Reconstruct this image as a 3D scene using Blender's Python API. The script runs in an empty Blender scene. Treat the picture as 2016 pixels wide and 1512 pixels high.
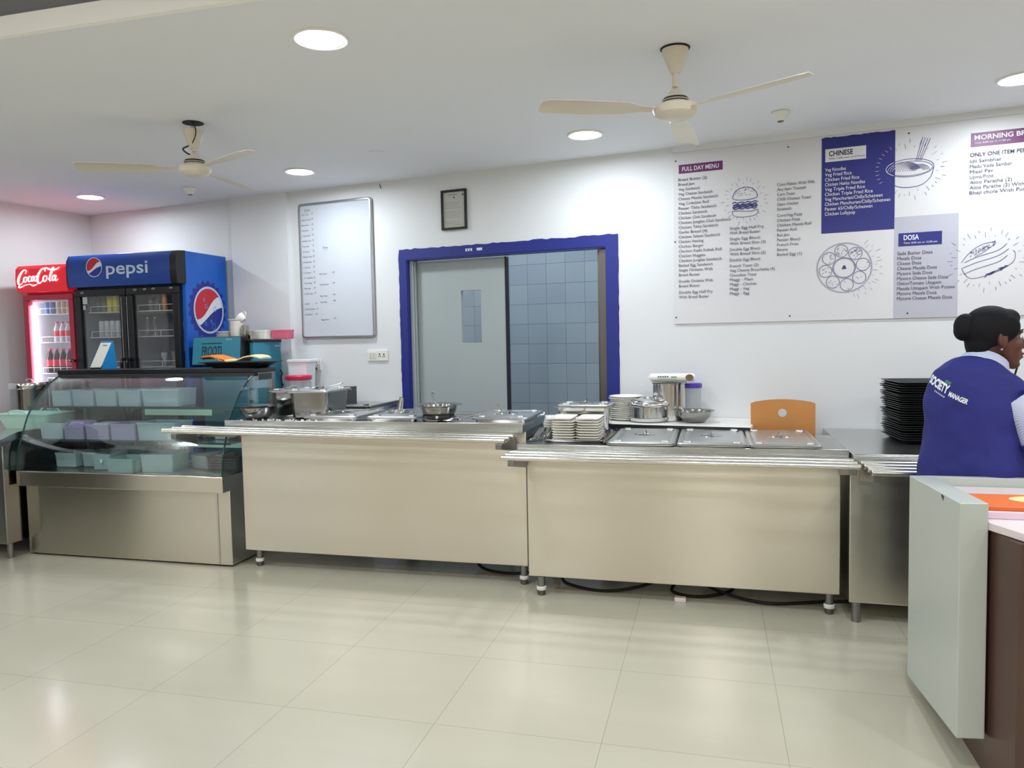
import bpy, bmesh, math, random
from mathutils import Vector, Matrix
random.seed(7)
TH = 0.149118694           # the walls stand at this angle to the floor tiles and counters
CT, ST = math.cos(TH), math.sin(TH)
COL = bpy.context.scene.collection
pi = math.pi

# ---------------------------------------------------------------- materials
def newmat(name):
    m = bpy.data.materials.new(name); m.use_nodes = True
    nt = m.node_tree
    return m, nt, nt.nodes.get('Principled BSDF')
def srgb(r, g, b):
    f = lambda c: (c/255/12.92) if c/255 <= .04045 else ((c/255+.055)/1.055)**2.4
    return (f(r), f(g), f(b), 1)
def mat(name, rgb, rough=.5, metal=0, spec=.5, noise=0, nscale=5, trans=0, alpha=1, emis=None, estr=0, coat=0, sub=0):
    m, nt, b = newmat(name)
    c = srgb(*rgb)
    b.inputs['Base Color'].default_value = c
    b.inputs['Roughness'].default_value = rough
    b.inputs['Metallic'].default_value = metal
    b.inputs['Specular IOR Level'].default_value = spec
    b.inputs['Coat Weight'].default_value = coat
    b.inputs['Transmission Weight'].default_value = trans
    b.inputs['Alpha'].default_value = alpha
    if sub:
        b.inputs['Subsurface Weight'].default_value = sub
        b.inputs['Subsurface Radius'].default_value = (.01, .004, .002)
    if emis:
        b.inputs['Emission Color'].default_value = srgb(*emis); b.inputs['Emission Strength'].default_value = estr
    if noise:
        tc = nt.nodes.new('ShaderNodeTexCoord'); n = nt.nodes.new('ShaderNodeTexNoise'); n.inputs['Scale'].default_value = nscale
        n.inputs['Detail'].default_value = 5
        mx = nt.nodes.new('ShaderNodeMix'); mx.data_type = 'RGBA'; mx.blend_type = 'MULTIPLY'
        rp = nt.nodes.new('ShaderNodeMapRange'); rp.inputs['To Min'].default_value = 1-noise; rp.inputs['To Max'].default_value = 1+noise*.3
        nt.links.new(tc.outputs['Object'], n.inputs['Vector']); nt.links.new(n.outputs['Fac'], rp.inputs['Value'])
        mx.inputs[0].default_value = 1; mx.inputs[6].default_value = c
        nt.links.new(rp.outputs['Result'], mx.inputs[7]); nt.links.new(mx.outputs[2], b.inputs['Base Color'])
    return m
AROT = .25
def steel(name, rgb, rough, streak=(1, 1, 60), var=.12, bump=0.0, bscale=1.5, dark=.9, aniso=0):
    m, nt, b = newmat(name)
    b.inputs['Metallic'].default_value = 1
    tc = nt.nodes.new('ShaderNodeTexCoord'); mp = nt.nodes.new('ShaderNodeMapping'); mp.inputs['Scale'].default_value = streak
    n = nt.nodes.new('ShaderNodeTexNoise'); n.inputs['Scale'].default_value = 4; n.inputs['Detail'].default_value = 6
    nt.links.new(tc.outputs['Object'], mp.inputs['Vector']); nt.links.new(mp.outputs['Vector'], n.inputs['Vector'])
    r = nt.nodes.new('ShaderNodeMapRange'); r.inputs['To Min'].default_value = rough*(1-var); r.inputs['To Max'].default_value = rough*(1+var)
    nt.links.new(n.outputs['Fac'], r.inputs['Value']); nt.links.new(r.outputs['Result'], b.inputs['Roughness'])
    n2 = nt.nodes.new('ShaderNodeTexNoise'); n2.inputs['Scale'].default_value = bscale; n2.inputs['Detail'].default_value = 0
    nt.links.new(tc.outputs['Object'], n2.inputs['Vector'])
    mx = nt.nodes.new('ShaderNodeMix'); mx.data_type = 'RGBA'
    c = srgb(*rgb); mx.inputs[6].default_value = tuple(x*dark for x in c[:3])+(1,); mx.inputs[7].default_value = c
    nt.links.new(n2.outputs['Fac'], mx.inputs[0]); nt.links.new(mx.outputs[2], b.inputs['Base Color'])
    if aniso:                       # brushed sheet: reflections smear along one direction
        b.inputs['Anisotropic'].default_value = aniso; b.inputs['Anisotropic Rotation'].default_value = AROT
        tg = nt.nodes.new('ShaderNodeTangent'); tg.direction_type = 'RADIAL'; tg.axis = 'Z'; nt.links.new(tg.outputs[0], b.inputs['Tangent'])
    if bump:
        bp = nt.nodes.new('ShaderNodeBump'); bp.inputs['Strength'].default_value = bump; bp.inputs['Distance'].default_value = .01
        nt.links.new(n2.outputs['Fac'], bp.inputs['Height']); nt.links.new(bp.outputs['Normal'], b.inputs['Normal'])
    return m
def pane(name, tint, refl=.06, power=3.0, rough=.0):
    m, nt, b = newmat(name); nt.nodes.remove(b)
    out = nt.nodes['Material Output']
    tr = nt.nodes.new('ShaderNodeBsdfTransparent'); tr.inputs[0].default_value = tint+(1,)
    gl = nt.nodes.new('ShaderNodeBsdfGlossy'); gl.inputs['Roughness'].default_value = rough; gl.inputs[0].default_value = (1, 1, 1, 1)
    lw = nt.nodes.new('ShaderNodeLayerWeight'); lw.inputs[0].default_value = .5
    pw = nt.nodes.new('ShaderNodeMath'); pw.operation = 'POWER'; pw.inputs[1].default_value = power
    ma = nt.nodes.new('ShaderNodeMath'); ma.operation = 'MULTIPLY_ADD'; ma.inputs[1].default_value = .7; ma.inputs[2].default_value = refl
    mx = nt.nodes.new('ShaderNodeMixShader')
    nt.links.new(lw.outputs['Facing'], pw.inputs[0]); nt.links.new(pw.outputs[0], ma.inputs[0]); nt.links.new(ma.outputs[0], mx.inputs[0])
    nt.links.new(tr.outputs[0], mx.inputs[1]); nt.links.new(gl.outputs[0], mx.inputs[2]); nt.links.new(mx.outputs[0], out.inputs[0])
    return m
def translucent(name, rgb, clear=.4, rough=.3):
    """thin frosted plastic: part see-through, part diffuse"""
    m, nt, b = newmat(name)
    b.inputs['Base Color'].default_value = srgb(*rgb); b.inputs['Roughness'].default_value = rough
    out = nt.nodes['Material Output']
    tr = nt.nodes.new('ShaderNodeBsdfTransparent'); c = srgb(*rgb); tr.inputs[0].default_value = tuple(.45+.5*x for x in c[:3])+(1,)
    mx = nt.nodes.new('ShaderNodeMixShader'); mx.inputs[0].default_value = clear
    nt.links.new(b.outputs[0], mx.inputs[1]); nt.links.new(tr.outputs[0], mx.inputs[2]); nt.links.new(mx.outputs[0], out.inputs[0])
    return m

M = {}
M['wall'] = mat('wall_paint', (226, 228, 230), .6, noise=.03, nscale=1.3)
M['wall_warm'] = mat('wall_paint_warm', (214, 205, 190), .6, noise=.05, nscale=1.0)
M['ceil'] = mat('ceiling_paint', (236, 238, 242), .8, noise=.03, nscale=.8)
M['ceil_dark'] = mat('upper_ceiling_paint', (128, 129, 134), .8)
M['fascia'] = mat('fascia_paint', (250, 250, 246), .7)
M['steel'] = steel('brushed_steel', (238, 232, 218), .30, (2, 2, 90), .05, .10, .8, .80, .85)  # cloudy tone in the base colour imitates soft blotches of light
M['steel_case'] = steel('satin_steel', (220, 215, 202), .26, (14, 2, 2), .06, .10, 2.6, .9, .93)
M['steel_top'] = steel('worktop_steel', (205, 206, 204), .24, (60, 3, 3), .2, .05, 3)
M['steel_dark'] = steel('dull_steel', (150, 150, 150), .35, (3, 3, 30))
M['chrome'] = steel('polished_steel', (214, 214, 212), .14, (3, 3, 3), .3, .08, 8)
M['lid_steel'] = steel('satin_lid_steel', (206, 208, 208), .34, (3, 3, 3), .2, .05, 6)
M['chrome_dull'] = steel('used_steel', (158, 157, 155), .18, (3, 3, 3), .3, .05, 8)
M['tube'] = steel('rail_steel', (232, 230, 222), .22, (3, 3, 3), .1)
M['blue_paint'] = mat('blue_door_paint', (30, 42, 132), .4, noise=.12, nscale=6)
M['door_grey'] = mat('grey_door_laminate', (168, 178, 180), .4)
M['jamb'] = steel('jamb_metal', (120, 116, 112), .4)
M['black'] = mat('black_plastic', (22, 23, 28), .3)
M['black_matt'] = mat('black_matt', (24, 24, 28), .6)
M['dark_in'] = mat('dark_interior', (40, 42, 48), .6)
M['rubber'] = mat('black_rubber', (20, 20, 22), .7)
M['white_plastic'] = mat('white_plastic', (235, 234, 228), .35)
M['ceramic'] = mat('white_ceramic', (245, 243, 235), .18, coat=.3)
M['melamine'] = mat('cream_melamine', (252, 249, 240), .25)
M['pepsi_blue'] = mat('deep_blue_film', (32, 76, 168), .3, noise=.35, nscale=2.2)
M['pepsi_side'] = mat('bright_blue_film', (34, 112, 222), .3, noise=.5, nscale=1.9)
M['azure'] = mat('azure_film', (70, 160, 235), .3)
M['navy'] = mat('navy_film', (34, 48, 150), .3)
M['logo_red'] = mat('logo_red', (205, 38, 52), .3)
M['logo_white'] = mat('logo_white', (232, 236, 242), .35)
M['lit_white'] = mat('backlit_white', (245, 240, 240), .4, emis=(255, 245, 245), estr=.55)
M['logo_paleblue'] = mat('logo_pale_blue', (196, 214, 236), .35)
M['coke_red'] = mat('red_sign_film', (222, 24, 44), .3, emis=(222, 24, 44), estr=.18)
M['coke_frame'] = mat('red_door_frame', (178, 44, 72), .4)
M['cooler_white'] = mat('cooler_liner_white', (232, 234, 238), .4)
M['cooler_grey'] = mat('cooler_liner_grey', (150, 156, 164), .4)
M['strip'] = mat('cooler_light_strip', (255, 255, 255), .5, emis=(244, 244, 255), estr=9)
M['wire'] = mat('white_coated_wire', (225, 228, 232), .4)
M['teal'] = mat('teal_film', (42, 138, 166), .35, noise=.12, nscale=3)
M['teal_dark'] = mat('dark_green_print', (10, 52, 62), .5)
M['glass_case'] = pane('green_tinted_glass', (.92, .972, .968), .045, 2.5)
M['glass_door'] = pane('cooler_door_glass', (.96, .965, .975), .05, 3)
M['glass_window'] = pane('window_glass', (.97, .98, .985), .04, 3)
M['glass_edge'] = mat('glass_edge_green', (30, 62, 58), .15)
M['shelf_glass'] = pane('shelf_glass', (.86, .93, .92), .10, 2.5)
M['plank'] = mat('pale_green_glow', (196, 226, 210), .3, emis=(190, 228, 208), estr=.12)  # pale strip with a faint glow put into its colour
M['box_clear'] = translucent('frosted_box_plastic', (214, 230, 236), .56)
M['box_lilac'] = translucent('lilac_box_plastic', (200, 192, 222), .42)
M['mint'] = translucent('mint_basket_plastic', (200, 236, 222), .10)
M['pink_clear'] = translucent('pink_tub_plastic', (240, 120, 150), .25)
M['clear_pl'] = translucent('clear_plastic', (222, 226, 228), .6, .1)
M['bottle_clear'] = pane('clear_bottle_plastic', (.86, .88, .9), .12, 2)
M['pink_lid'] = mat('pink_lid', (214, 40, 92), .4)
M['purple_lid'] = mat('purple_lid', (84, 60, 176), .4)
M['orange'] = mat('orange_paper', (226, 108, 30), .5)
M['orange_fold'] = mat('orange_cloth', (232, 128, 12), .7)
M['cream_fold'] = mat('cream_cloth', (242, 222, 178), .7)
M['cream'] = mat('cream_print', (240, 220, 150), .5)
M['pink_paper'] = mat('pink_paper', (232, 208, 226), .6)
M['laminate'] = mat('pale_laminate', (226, 216, 216), .35)
M['desk_brown'] = mat('brown_laminate', (82, 58, 50), .3, noise=.15, nscale=4)
M['desk_white'] = mat('pale_grey_laminate', (188, 195, 188), .4, noise=.04, nscale=3)
M['plywood'] = mat('orange_plywood', (206, 142, 78), .35, noise=.12, nscale=8)
M['tray_black'] = mat('black_tray_plastic', (20, 24, 27), .35)
M['board_white'] = mat('board_white', (206, 211, 219), .22)
M['alu'] = steel('aluminium_trim', (190, 193, 198), .3)
M['ink'] = mat('marker_ink', (92, 98, 110), .6)
M['ink_dark'] = mat('print_dark', (64, 62, 84), .6)
M['ink_blue'] = mat('print_navy', (58, 62, 122), .6)
M['ink_black'] = mat('print_black', (28, 28, 34), .6)
M['menu_white'] = mat('menu_panel', (220, 219, 222), .4)
M['menu_blue'] = mat('menu_blue', (36, 40, 122), .4)
M['menu_grey'] = mat('menu_grey', (186, 186, 198), .4)
M['menu_plum'] = mat('menu_plum', (110, 44, 104), .4)
M['menu_text_white'] = mat('menu_text_white', (232, 232, 240), .5)
M['paper'] = mat('aged_paper', (206, 202, 188), .5)
M['fan'] = mat('cream_enamel', (222, 214, 198), .35)
M['lamp'] = mat('downlight_glow', (255, 255, 255), .5, emis=(238, 247, 255), estr=90)
M['fill_kitchen'] = mat('kitchen_fill_glow', (255, 255, 255), .5, emis=(238, 247, 255), estr=20)
M['fill_rear'] = mat('rear_fill_glow', (255, 255, 255), .5, emis=(250, 248, 244), estr=95)
M['yellow_drink'] = mat('yellow_can', (214, 206, 40), .3)
M['orange_drink'] = mat('orange_can', (206, 140, 90), .3)
M['orange_can'] = mat('copper_can', (222, 150, 100), .25, metal=.4)
M['silver_can'] = mat('pale_can', (196, 200, 206), .3)
M['blue_can'] = mat('blue_can', (96, 132, 180), .3)
M['gold_can'] = mat('gold_can', (206, 186, 160), .3)
M['cola'] = mat('dark_cola', (52, 30, 30), .15)
M['label_red'] = mat('label_red', (220, 60, 80), .4)
M['green_can'] = mat('green_bottle', (80, 140, 120), .3)
M['carton'] = mat('printed_carton', (176, 160, 150), .5, noise=.3, nscale=40)
M['food_brown'] = mat('snack_brown', (132, 104, 84), .7, noise=.4, nscale=30)
M['food_green'] = mat('green_packet', (170, 196, 70), .4, noise=.2, nscale=30)
M['food_pale'] = mat('pale_packets', (196, 204, 206), .5, noise=.35, nscale=35)
M['food_lilac'] = mat('lilac_packets', (170, 150, 190), .5, noise=.4, nscale=35)
M['maroon'] = mat('maroon_plastic', (140, 40, 60), .4)
M['qr_blue'] = mat('stand_blue', (34, 140, 214), .35)
M['vest'] = mat('navy_vest_cloth', (35, 38, 118), .8, noise=.15, nscale=9)
M['skin'] = mat('brown_skin', (92, 52, 40), .5, sub=.05, noise=.06, nscale=20)
M['hair'] = mat('black_hair', (14, 15, 19), .75, spec=.25, noise=.5, nscale=40)
M['trouser'] = mat('dark_trouser_cloth', (30, 30, 44), .8)
M['lips'] = mat('lips', (130, 52, 52), .45)
M['reflection_dark'] = mat('reflection_dark_brown', (40, 30, 26), .5, noise=.2, nscale=4)  # dark brown for unseen panels added to be reflected
M['green_print'] = mat('green_print', (40, 110, 100), .5)
def shirt():
    m, nt, b = newmat('striped_shirt_cloth')
    tc = nt.nodes.new('ShaderNodeTexCoord'); w = nt.nodes.new('ShaderNodeTexWave'); w.inputs['Scale'].default_value = 90
    w.bands_direction = 'DIAGONAL'
    mx = nt.nodes.new('ShaderNodeMix'); mx.data_type = 'RGBA'; mx.inputs[6].default_value = srgb(206, 210, 226); mx.inputs[7].default_value = srgb(160, 170, 204)
    nt.links.new(tc.outputs['Object'], w.inputs['Vector']); nt.links.new(w.outputs['Fac'], mx.inputs[0]); nt.links.new(mx.outputs[2], b.inputs['Base Color'])
    b.inputs['Roughness'].default_value = .8
    return m
M['shirt'] = shirt()
def floor_mat():
    m, nt, b = newmat('polished_cream_tiles')
    tc = nt.nodes.new('ShaderNodeTexCoord'); mp = nt.nodes.new('ShaderNodeMapping')
    mp.inputs['Location'].default_value = (.38+.62*20, -3.16+.597*20, 0)
    br = nt.nodes.new('ShaderNodeTexBrick'); br.offset = 0; br.squash = 1
    br.inputs['Scale'].default_value = 1; br.inputs['Brick Width'].default_value = .62; br.inputs['Row Height'].default_value = .597
    br.inputs['Mortar Size'].default_value = .0010; br.inputs['Mortar Smooth'].default_value = .1; br.inputs['Bias'].default_value = 0
    br.inputs['Color1'].default_value = srgb(198, 194, 176); br.inputs['Color2'].default_value = srgb(194, 190, 172); br.inputs['Mortar'].default_value = srgb(150, 146, 132)
    n = nt.nodes.new('ShaderNodeTexNoise'); n.inputs['Scale'].default_value = 3.5; n.inputs['Detail'].default_value = 4
    mp2 = nt.nodes.new('ShaderNodeMapping'); mp2.inputs['Scale'].default_value = (.35, 1.6, 1)
    mx = nt.nodes.new('ShaderNodeMix'); mx.data_type = 'RGBA'; mx.blend_type = 'MULTIPLY'; mx.inputs[0].default_value = 1
    rp = nt.nodes.new('ShaderNodeMapRange'); rp.inputs['To Min'].default_value = .93; rp.inputs['To Max'].default_value = 1.04
    nt.links.new(tc.outputs['Object'], mp.inputs['Vector']); nt.links.new(mp.outputs[0], br.inputs['Vector'])
    nt.links.new(tc.outputs['Object'], mp2.inputs['Vector']); nt.links.new(mp2.outputs[0], n.inputs['Vector'])
    nt.links.new(n.outputs['Fac'], rp.inputs['Value']); nt.links.new(br.outputs['Color'], mx.inputs[6]); nt.links.new(rp.outputs[0], mx.inputs[7])
    nt.links.new(mx.outputs[2], b.inputs['Base Color'])
    b.inputs['Roughness'].default_value = .16; b.inputs['Specular IOR Level'].default_value = .55
    return m
M['floor'] = floor_mat()
def tile_mat():
    m, nt, b = newmat('grey_blue_wall_tiles')
    tc = nt.nodes.new('ShaderNodeTexCoord'); sp = nt.nodes.new('ShaderNodeSeparateXYZ'); cb = nt.nodes.new('ShaderNodeCombineXYZ')
    br = nt.nodes.new('ShaderNodeTexBrick'); br.offset = 0
    br.inputs['Scale'].default_value = 1; br.inputs['Brick Width'].default_value = .18; br.inputs['Row Height'].default_value = .178
    br.inputs['Mortar Size'].default_value = .0020; br.inputs['Mortar Smooth'].default_value = .2
    br.inputs['Color1'].default_value = srgb(172, 188, 198); br.inputs['Color2'].default_value = srgb(162, 176, 190); br.inputs['Mortar'].default_value = srgb(118, 130, 142)
    ad = nt.nodes.new('ShaderNodeVectorMath'); ad.operation = 'ADD'; ad.inputs[1].default_value = (2.588+.18*20, -.114+.178*20, 0)
    nt.links.new(tc.outputs['Object'], sp.inputs[0]); nt.links.new(sp.outputs[0], cb.inputs[0]); nt.links.new(sp.outputs[2], cb.inputs[1])
    nt.links.new(cb.outputs[0], ad.inputs[0]); nt.links.new(ad.outputs[0], br.inputs['Vector'])
    nt.links.new(br.outputs['Color'], b.inputs['Base Color']); b.inputs['Roughness'].default_value = .25
    return m
M['tiles'] = tile_mat()

# ---------------------------------------------------------------- mesh builder
class MB:
    def __init__(s): s.v = []; s.f = []; s.mi = []; s.m = 0
    def add(s, vs, fs):
        o = len(s.v); s.v += [tuple(v) for v in vs]; s.f += [tuple(i+o for i in f) for f in fs]; s.mi += [s.m]*len(fs); return s
    def box(s, x0, x1, y0, y1, z0, z1):
        return s.add([(x0,y0,z0),(x1,y0,z0),(x1,y1,z0),(x0,y1,z0),(x0,y0,z1),(x1,y0,z1),(x1,y1,z1),(x0,y1,z1)],
              [(0,3,2,1),(4,5,6,7),(0,1,5,4),(1,2,6,5),(2,3,7,6),(3,0,4,7)])
    def obox(s, c, sz, rot):
        """box of full size sz centred at c, rotated by matrix/euler rot"""
        R = rot if isinstance(rot, Matrix) else Matrix.Rotation(rot[2],3,'Z') @ Matrix.Rotation(rot[1],3,'Y') @ Matrix.Rotation(rot[0],3,'X')
        vs = [Vector(c) + R @ Vector((a*sz[0]/2, b*sz[1]/2, d*sz[2]/2)) for d in (-1,1) for b in (-1,1) for a in (-1,1)]
        return s.add(vs, [(0,2,3,1),(4,5,7,6),(0,1,5,4),(1,3,7,5),(3,2,6,7),(2,0,4,6)])
    def prism(s, poly, z0, z1, axis='z'):
        """poly of 2D points extruded; axis z:(x,y), y:(x,z), x:(y,z)"""
        def P(a, b, c): return (a,b,c) if axis=='z' else ((a,c,b) if axis=='y' else (c,a,b))
        n = len(poly); vs = [P(a,b,z0) for a,b in poly] + [P(a,b,z1) for a,b in poly]
        fs = [tuple(range(n))[::-1], tuple(range(n,2*n))] + [(i,(i+1)%n,(i+1)%n+n,i+n) for i in range(n)]
        return s.add(vs, fs)
    def loft(s, rings, cap0=True, cap1=True, closed=True):
        o = len(s.v); n = len(rings[0]); vs = [p for r in rings for p in r]; fs = []
        for k in range(len(rings)-1):
            for i in range(n if closed else n-1):
                j = (i+1)%n; fs.append((k*n+i, k*n+j, (k+1)*n+j, (k+1)*n+i))
        if cap0: fs.append(tuple(range(n))[::-1])
        if cap1: fs.append(tuple(range((len(rings)-1)*n, len(rings)*n)))
        return s.add(vs, fs)
    def lathe(s, prof, c=(0,0,0), seg=32, cap0=True, cap1=True):
        return s.loft([[(c[0]+r*math.cos(2*pi*i/seg), c[1]+r*math.sin(2*pi*i/seg), c[2]+z) for i in range(seg)] for r,z in prof], cap0, cap1)
    def cyl(s, p0, p1, r, seg=16, r1=None, cap=True):
        p0 = Vector(p0); p1 = Vector(p1); d = (p1-p0).normalized()
        a = Vector((0,0,1)) if abs(d.z) < .9 else Vector((1,0,0)); u = d.cross(a).normalized(); w = d.cross(u)
        r1 = r if r1 is None else r1
        return s.loft([[p+q*(u*math.cos(2*pi*i/seg)+w*math.sin(2*pi*i/seg)) for i in range(seg)][::-1] for p,q in ((p0,r),(p1,r1))], cap, cap)
    def tube(s, pts, r, seg=8, cap=True):
        pts = [Vector(p) for p in pts]; rings = []; up = None
        rr = r if isinstance(r, (list, tuple)) else [r]*len(pts)
        for i, p in enumerate(pts):
            d = (pts[min(i+1,len(pts)-1)] - pts[max(i-1,0)]).normalized()
            if up is None: up = Vector((0,0,1)) if abs(d.z) < .9 else Vector((1,0,0))
            u = d.cross(up).normalized(); w = u.cross(d).normalized(); up = w
            rings.append([p + rr[i]*(u*math.cos(2*pi*k/seg)+w*math.sin(2*pi*k/seg)) for k in range(seg)])
        return s.loft(rings, cap, cap)
    def rr(s, cx, cy, steps, n=5, cap0=True, cap1=True):
        """loft of rounded rectangles, steps = (half x, half y, corner radius, z)"""
        return s.loft([rrect(cx, cy, hx, hy, r, z, n) for hx,hy,r,z in steps], cap0, cap1)
    def ribbon(s, pts, w, P, closed=False):
        """flat stroke through 2D pts, width w (or list), P maps 2D to 3D"""
        n = len(pts)
        if n < 2: return s
        ww = w if isinstance(w, (list, tuple)) else [w]*n
        L = []; Rr = []
        for i in range(n):
            a = pts[(i-1) % n] if closed else pts[max(i-1,0)]; b = pts[(i+1) % n] if closed else pts[min(i+1,n-1)]
            dx, dy = b[0]-a[0], b[1]-a[1]; l = math.hypot(dx,dy) or 1; nx, ny = -dy/l, dx/l
            L.append(P(pts[i][0]+nx*ww[i]/2, pts[i][1]+ny*ww[i]/2)); Rr.append(P(pts[i][0]-nx*ww[i]/2, pts[i][1]-ny*ww[i]/2))
        m = n if closed else n-1
        return s.add(L+Rr, [(n+i, n+(i+1)%n, (i+1)%n, i) for i in range(m)])
    def poly(s, pts, P): return s.add([P(*p) for p in pts], [tuple(range(len(pts)))])
def rrect(cx, cy, hx, hy, r, z, n=5):
    r = min(r, hx-1e-5, hy-1e-5); out = []
    for k, (sx, sy) in enumerate(((1,1),(-1,1),(-1,-1),(1,-1))):
        for i in range(n+1):
            a = pi/2*(k + i/n); out.append((cx+sx*(hx-r)+r*math.cos(a), cy+sy*(hy-r)+r*math.sin(a), z))
    return out
def crom(pts, k=6, closed=False):
    """Catmull-Rom smoothing of 2D or 3D points"""
    n = len(pts); out = []
    for i in range(n if closed else n-1):
        g = lambda j: pts[j % n] if closed else pts[max(0, min(n-1, j))]
        p0,p1,p2,p3 = g(i-1),g(i),g(i+1),g(i+2)
        for q in range(k):
            t = q/k
            out.append(tuple(.5*((2*b)+(-a+c)*t+(2*a-5*b+4*c-d)*t*t+(-a+3*b-3*c+d)*t**3) for a,b,c,d in zip(p0,p1,p2,p3)))
    if not closed: out.append(tuple(pts[-1]))
    return out

# ---------------------------------------------------------------- objects
ORG = {}
def thing(name, label, cat, loc, group=None, frame='T', kind=None, rz=0):
    o = bpy.data.objects.new(name, None); COL.objects.link(o); o.empty_display_size = .1
    if frame == 'W':
        x, y, z = loc; o.location = (x*CT+y*ST, -x*ST+y*CT, z); o.rotation_euler = (0, 0, -TH+rz)
    else: o.location = loc; o.rotation_euler = (0, 0, rz)
    ORG[o.name] = Vector(loc)
    if label: o['label'] = label
    if cat: o['category'] = cat
    if group: o['group'] = group
    if kind: o['kind'] = kind
    return o
def finish(me, smooth):
    if smooth is None: return
    for p in me.polygons: p.use_smooth = True
    bm = bmesh.new(); bm.from_mesh(me)
    bmesh.ops.recalc_face_normals(bm, faces=bm.faces)
    ang = math.radians(smooth)
    for e in bm.edges:
        e.smooth = not (len(e.link_faces) == 2 and e.calc_face_angle(0) > ang)
    bm.to_mesh(me); bm.free()
def part(name, mb, mats, parent=None, smooth=35, bevel=0, label=None, bseg=2):
    me = bpy.data.meshes.new(name)
    off = ORG.get(parent.name, Vector((0,0,0))) if parent else Vector((0,0,0))
    me.from_pydata([(v[0]-off.x, v[1]-off.y, v[2]-off.z) for v in mb.v], [], mb.f)
    me.validate()
    if not isinstance(mats, (list, tuple)): mats = [mats]
    for m in mats: me.materials.append(M[m] if isinstance(m, str) else m)
    if len(mats) > 1 and len(me.polygons) == len(mb.mi):
        for p, i in zip(me.polygons, mb.mi): p.material_index = i
    finish(me, smooth)
    o = bpy.data.objects.new(name, me); COL.objects.link(o)
    if parent:
        o.parent = parent; ORG[o.name] = off
    if bevel:
        b = o.modifiers.new('bevel', 'BEVEL'); b.width = bevel; b.segments = bseg; b.limit_method = 'ANGLE'; b.angle_limit = math.radians(40)
        b.harden_normals = False
    if label: o['label'] = label
    return o
def single(name, label, cat, mb, mats, loc, group=None, smooth=35, bevel=0, frame='T', rz=0):
    """a thing that is one mesh: its mesh sits at loc"""
    o = part(name, mb, mats, None, smooth, bevel)
    me = o.data; L = Vector(loc)
    for v in me.vertices: v.co -= L
    if frame == 'W':
        x, y, z = loc; o.location = (x*CT+y*ST, -x*ST+y*CT, z); o.rotation_euler = (0,0,-TH+rz)
    else: o.location = loc; o.rotation_euler = (0,0,rz)
    o['label'] = label; o['category'] = cat
    if group: o['group'] = group
    return o
def struct(name, mb, mats, frame='T', smooth=None, bevel=0):
    o = part(name, mb, mats, None, smooth, bevel); o['kind'] = 'structure'
    if frame == 'W': o.rotation_euler = (0,0,-TH)
    return o
def dup(o, loc, label=None, rz=0, frame='T', group=None, tilt=None):
    c = o.copy(); COL.objects.link(c)
    if frame == 'W':
        x, y, z = loc; c.location = (x*CT+y*ST, -x*ST+y*CT, z); c.rotation_euler = (0,0,-TH+rz)
    else: c.location = loc; c.rotation_euler = (tilt[0] if tilt else 0, tilt[1] if tilt else 0, rz)
    if label: c['label'] = label
    if group: c['group'] = group
    for ch in list(o.children):
        d = ch.copy(); COL.objects.link(d); d.parent = c
        for g in list(ch.children):
            e = g.copy(); COL.objects.link(e); e.parent = d
    return c

# ---------------------------------------------------------------- lettering
_tc = {}
def text_geo(s, bold=0.0, shear=0.0):
    key = (s, bold, shear)
    if key in _tc: return _tc[key]
    c = bpy.data.curves.new('lettering_curve', 'FONT'); c.body = s; c.size = 1; c.resolution_u = 3; c.offset = bold; c.shear = shear; c.fill_mode = 'FRONT'
    o = bpy.data.objects.new('lettering_curve', c); COL.objects.link(o)
    dg = bpy.context.evaluated_depsgraph_get(); dg.update()
    me = bpy.data.meshes.new_from_object(o.evaluated_get(dg))
    vs = [(v.co.x, v.co.y) for v in me.vertices]; fs = [tuple(p.vertices) for p in me.polygons]
    COL.objects.unlink(o); bpy.data.objects.remove(o); bpy.data.curves.remove(c); bpy.data.meshes.remove(me)
    _tc[key] = (vs, fs); return vs, fs
def text(mb, s, x0, y0, h, P, width=None, bold=0.0, shear=0.0, narrow=1.0, jit=None):
    """letters with cap height h, baseline at y0 starting at x0; width fits the run"""
    vs, fs = text_geo(s, bold, shear)
    if not vs: return
    mn = min(v[0] for v in vs); mx = max(v[0] for v in vs)
    k = h/.72; kx = (width/(mx-mn)) if width else k*narrow
    mb.add([P(x0+(a-mn)*kx, y0+b*k + (jit*math.sin(a*3) if jit else 0)) for a,b in vs], fs)
def W(Y):
    return lambda u, v: (u, Y, v)
# ================================================================ the room
CZ = 2.615; WY = 4.98
def R2T(x, y): return (x*CT+y*ST, -x*ST+y*CT)
b = MB(); b.box(-9, 6.5, -7, 9.5, -.1, 0); struct('floor', b, 'floor')
# lower ceiling ends on a line that runs with the floor tiles
P = [(-9, 2.43), (6.5, 2.43), (6.5, 9), (-9, 9)]
b = MB(); b.prism(P, CZ, CZ+.068); struct('ceiling', b, 'ceil')
b = MB(); b.box(-9, 6.5, 2.405, 2.43, CZ-.002, CZ+.072); struct('trim_1', b, 'fascia')
UZ = 2.96
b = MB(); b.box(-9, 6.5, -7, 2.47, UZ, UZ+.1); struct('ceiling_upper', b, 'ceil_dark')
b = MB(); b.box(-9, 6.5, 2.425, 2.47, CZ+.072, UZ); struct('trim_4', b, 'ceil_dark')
b = MB()
b.box(-6.5, -2.99, WY, WY+.10, 0, CZ+.1); b.box(-1.44, 5.0, WY, WY+.10, 0, CZ+.1); b.box(-2.99, -1.44, WY, WY+.10, 2.02, CZ+.1)
struct('wall_back', b, 'wall', 'W')
b = MB(); b.box(-6.48, -6.34, -3.2, WY+.1, 0, 3.1); struct('wall_left', b, 'wall', 'W')
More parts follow.
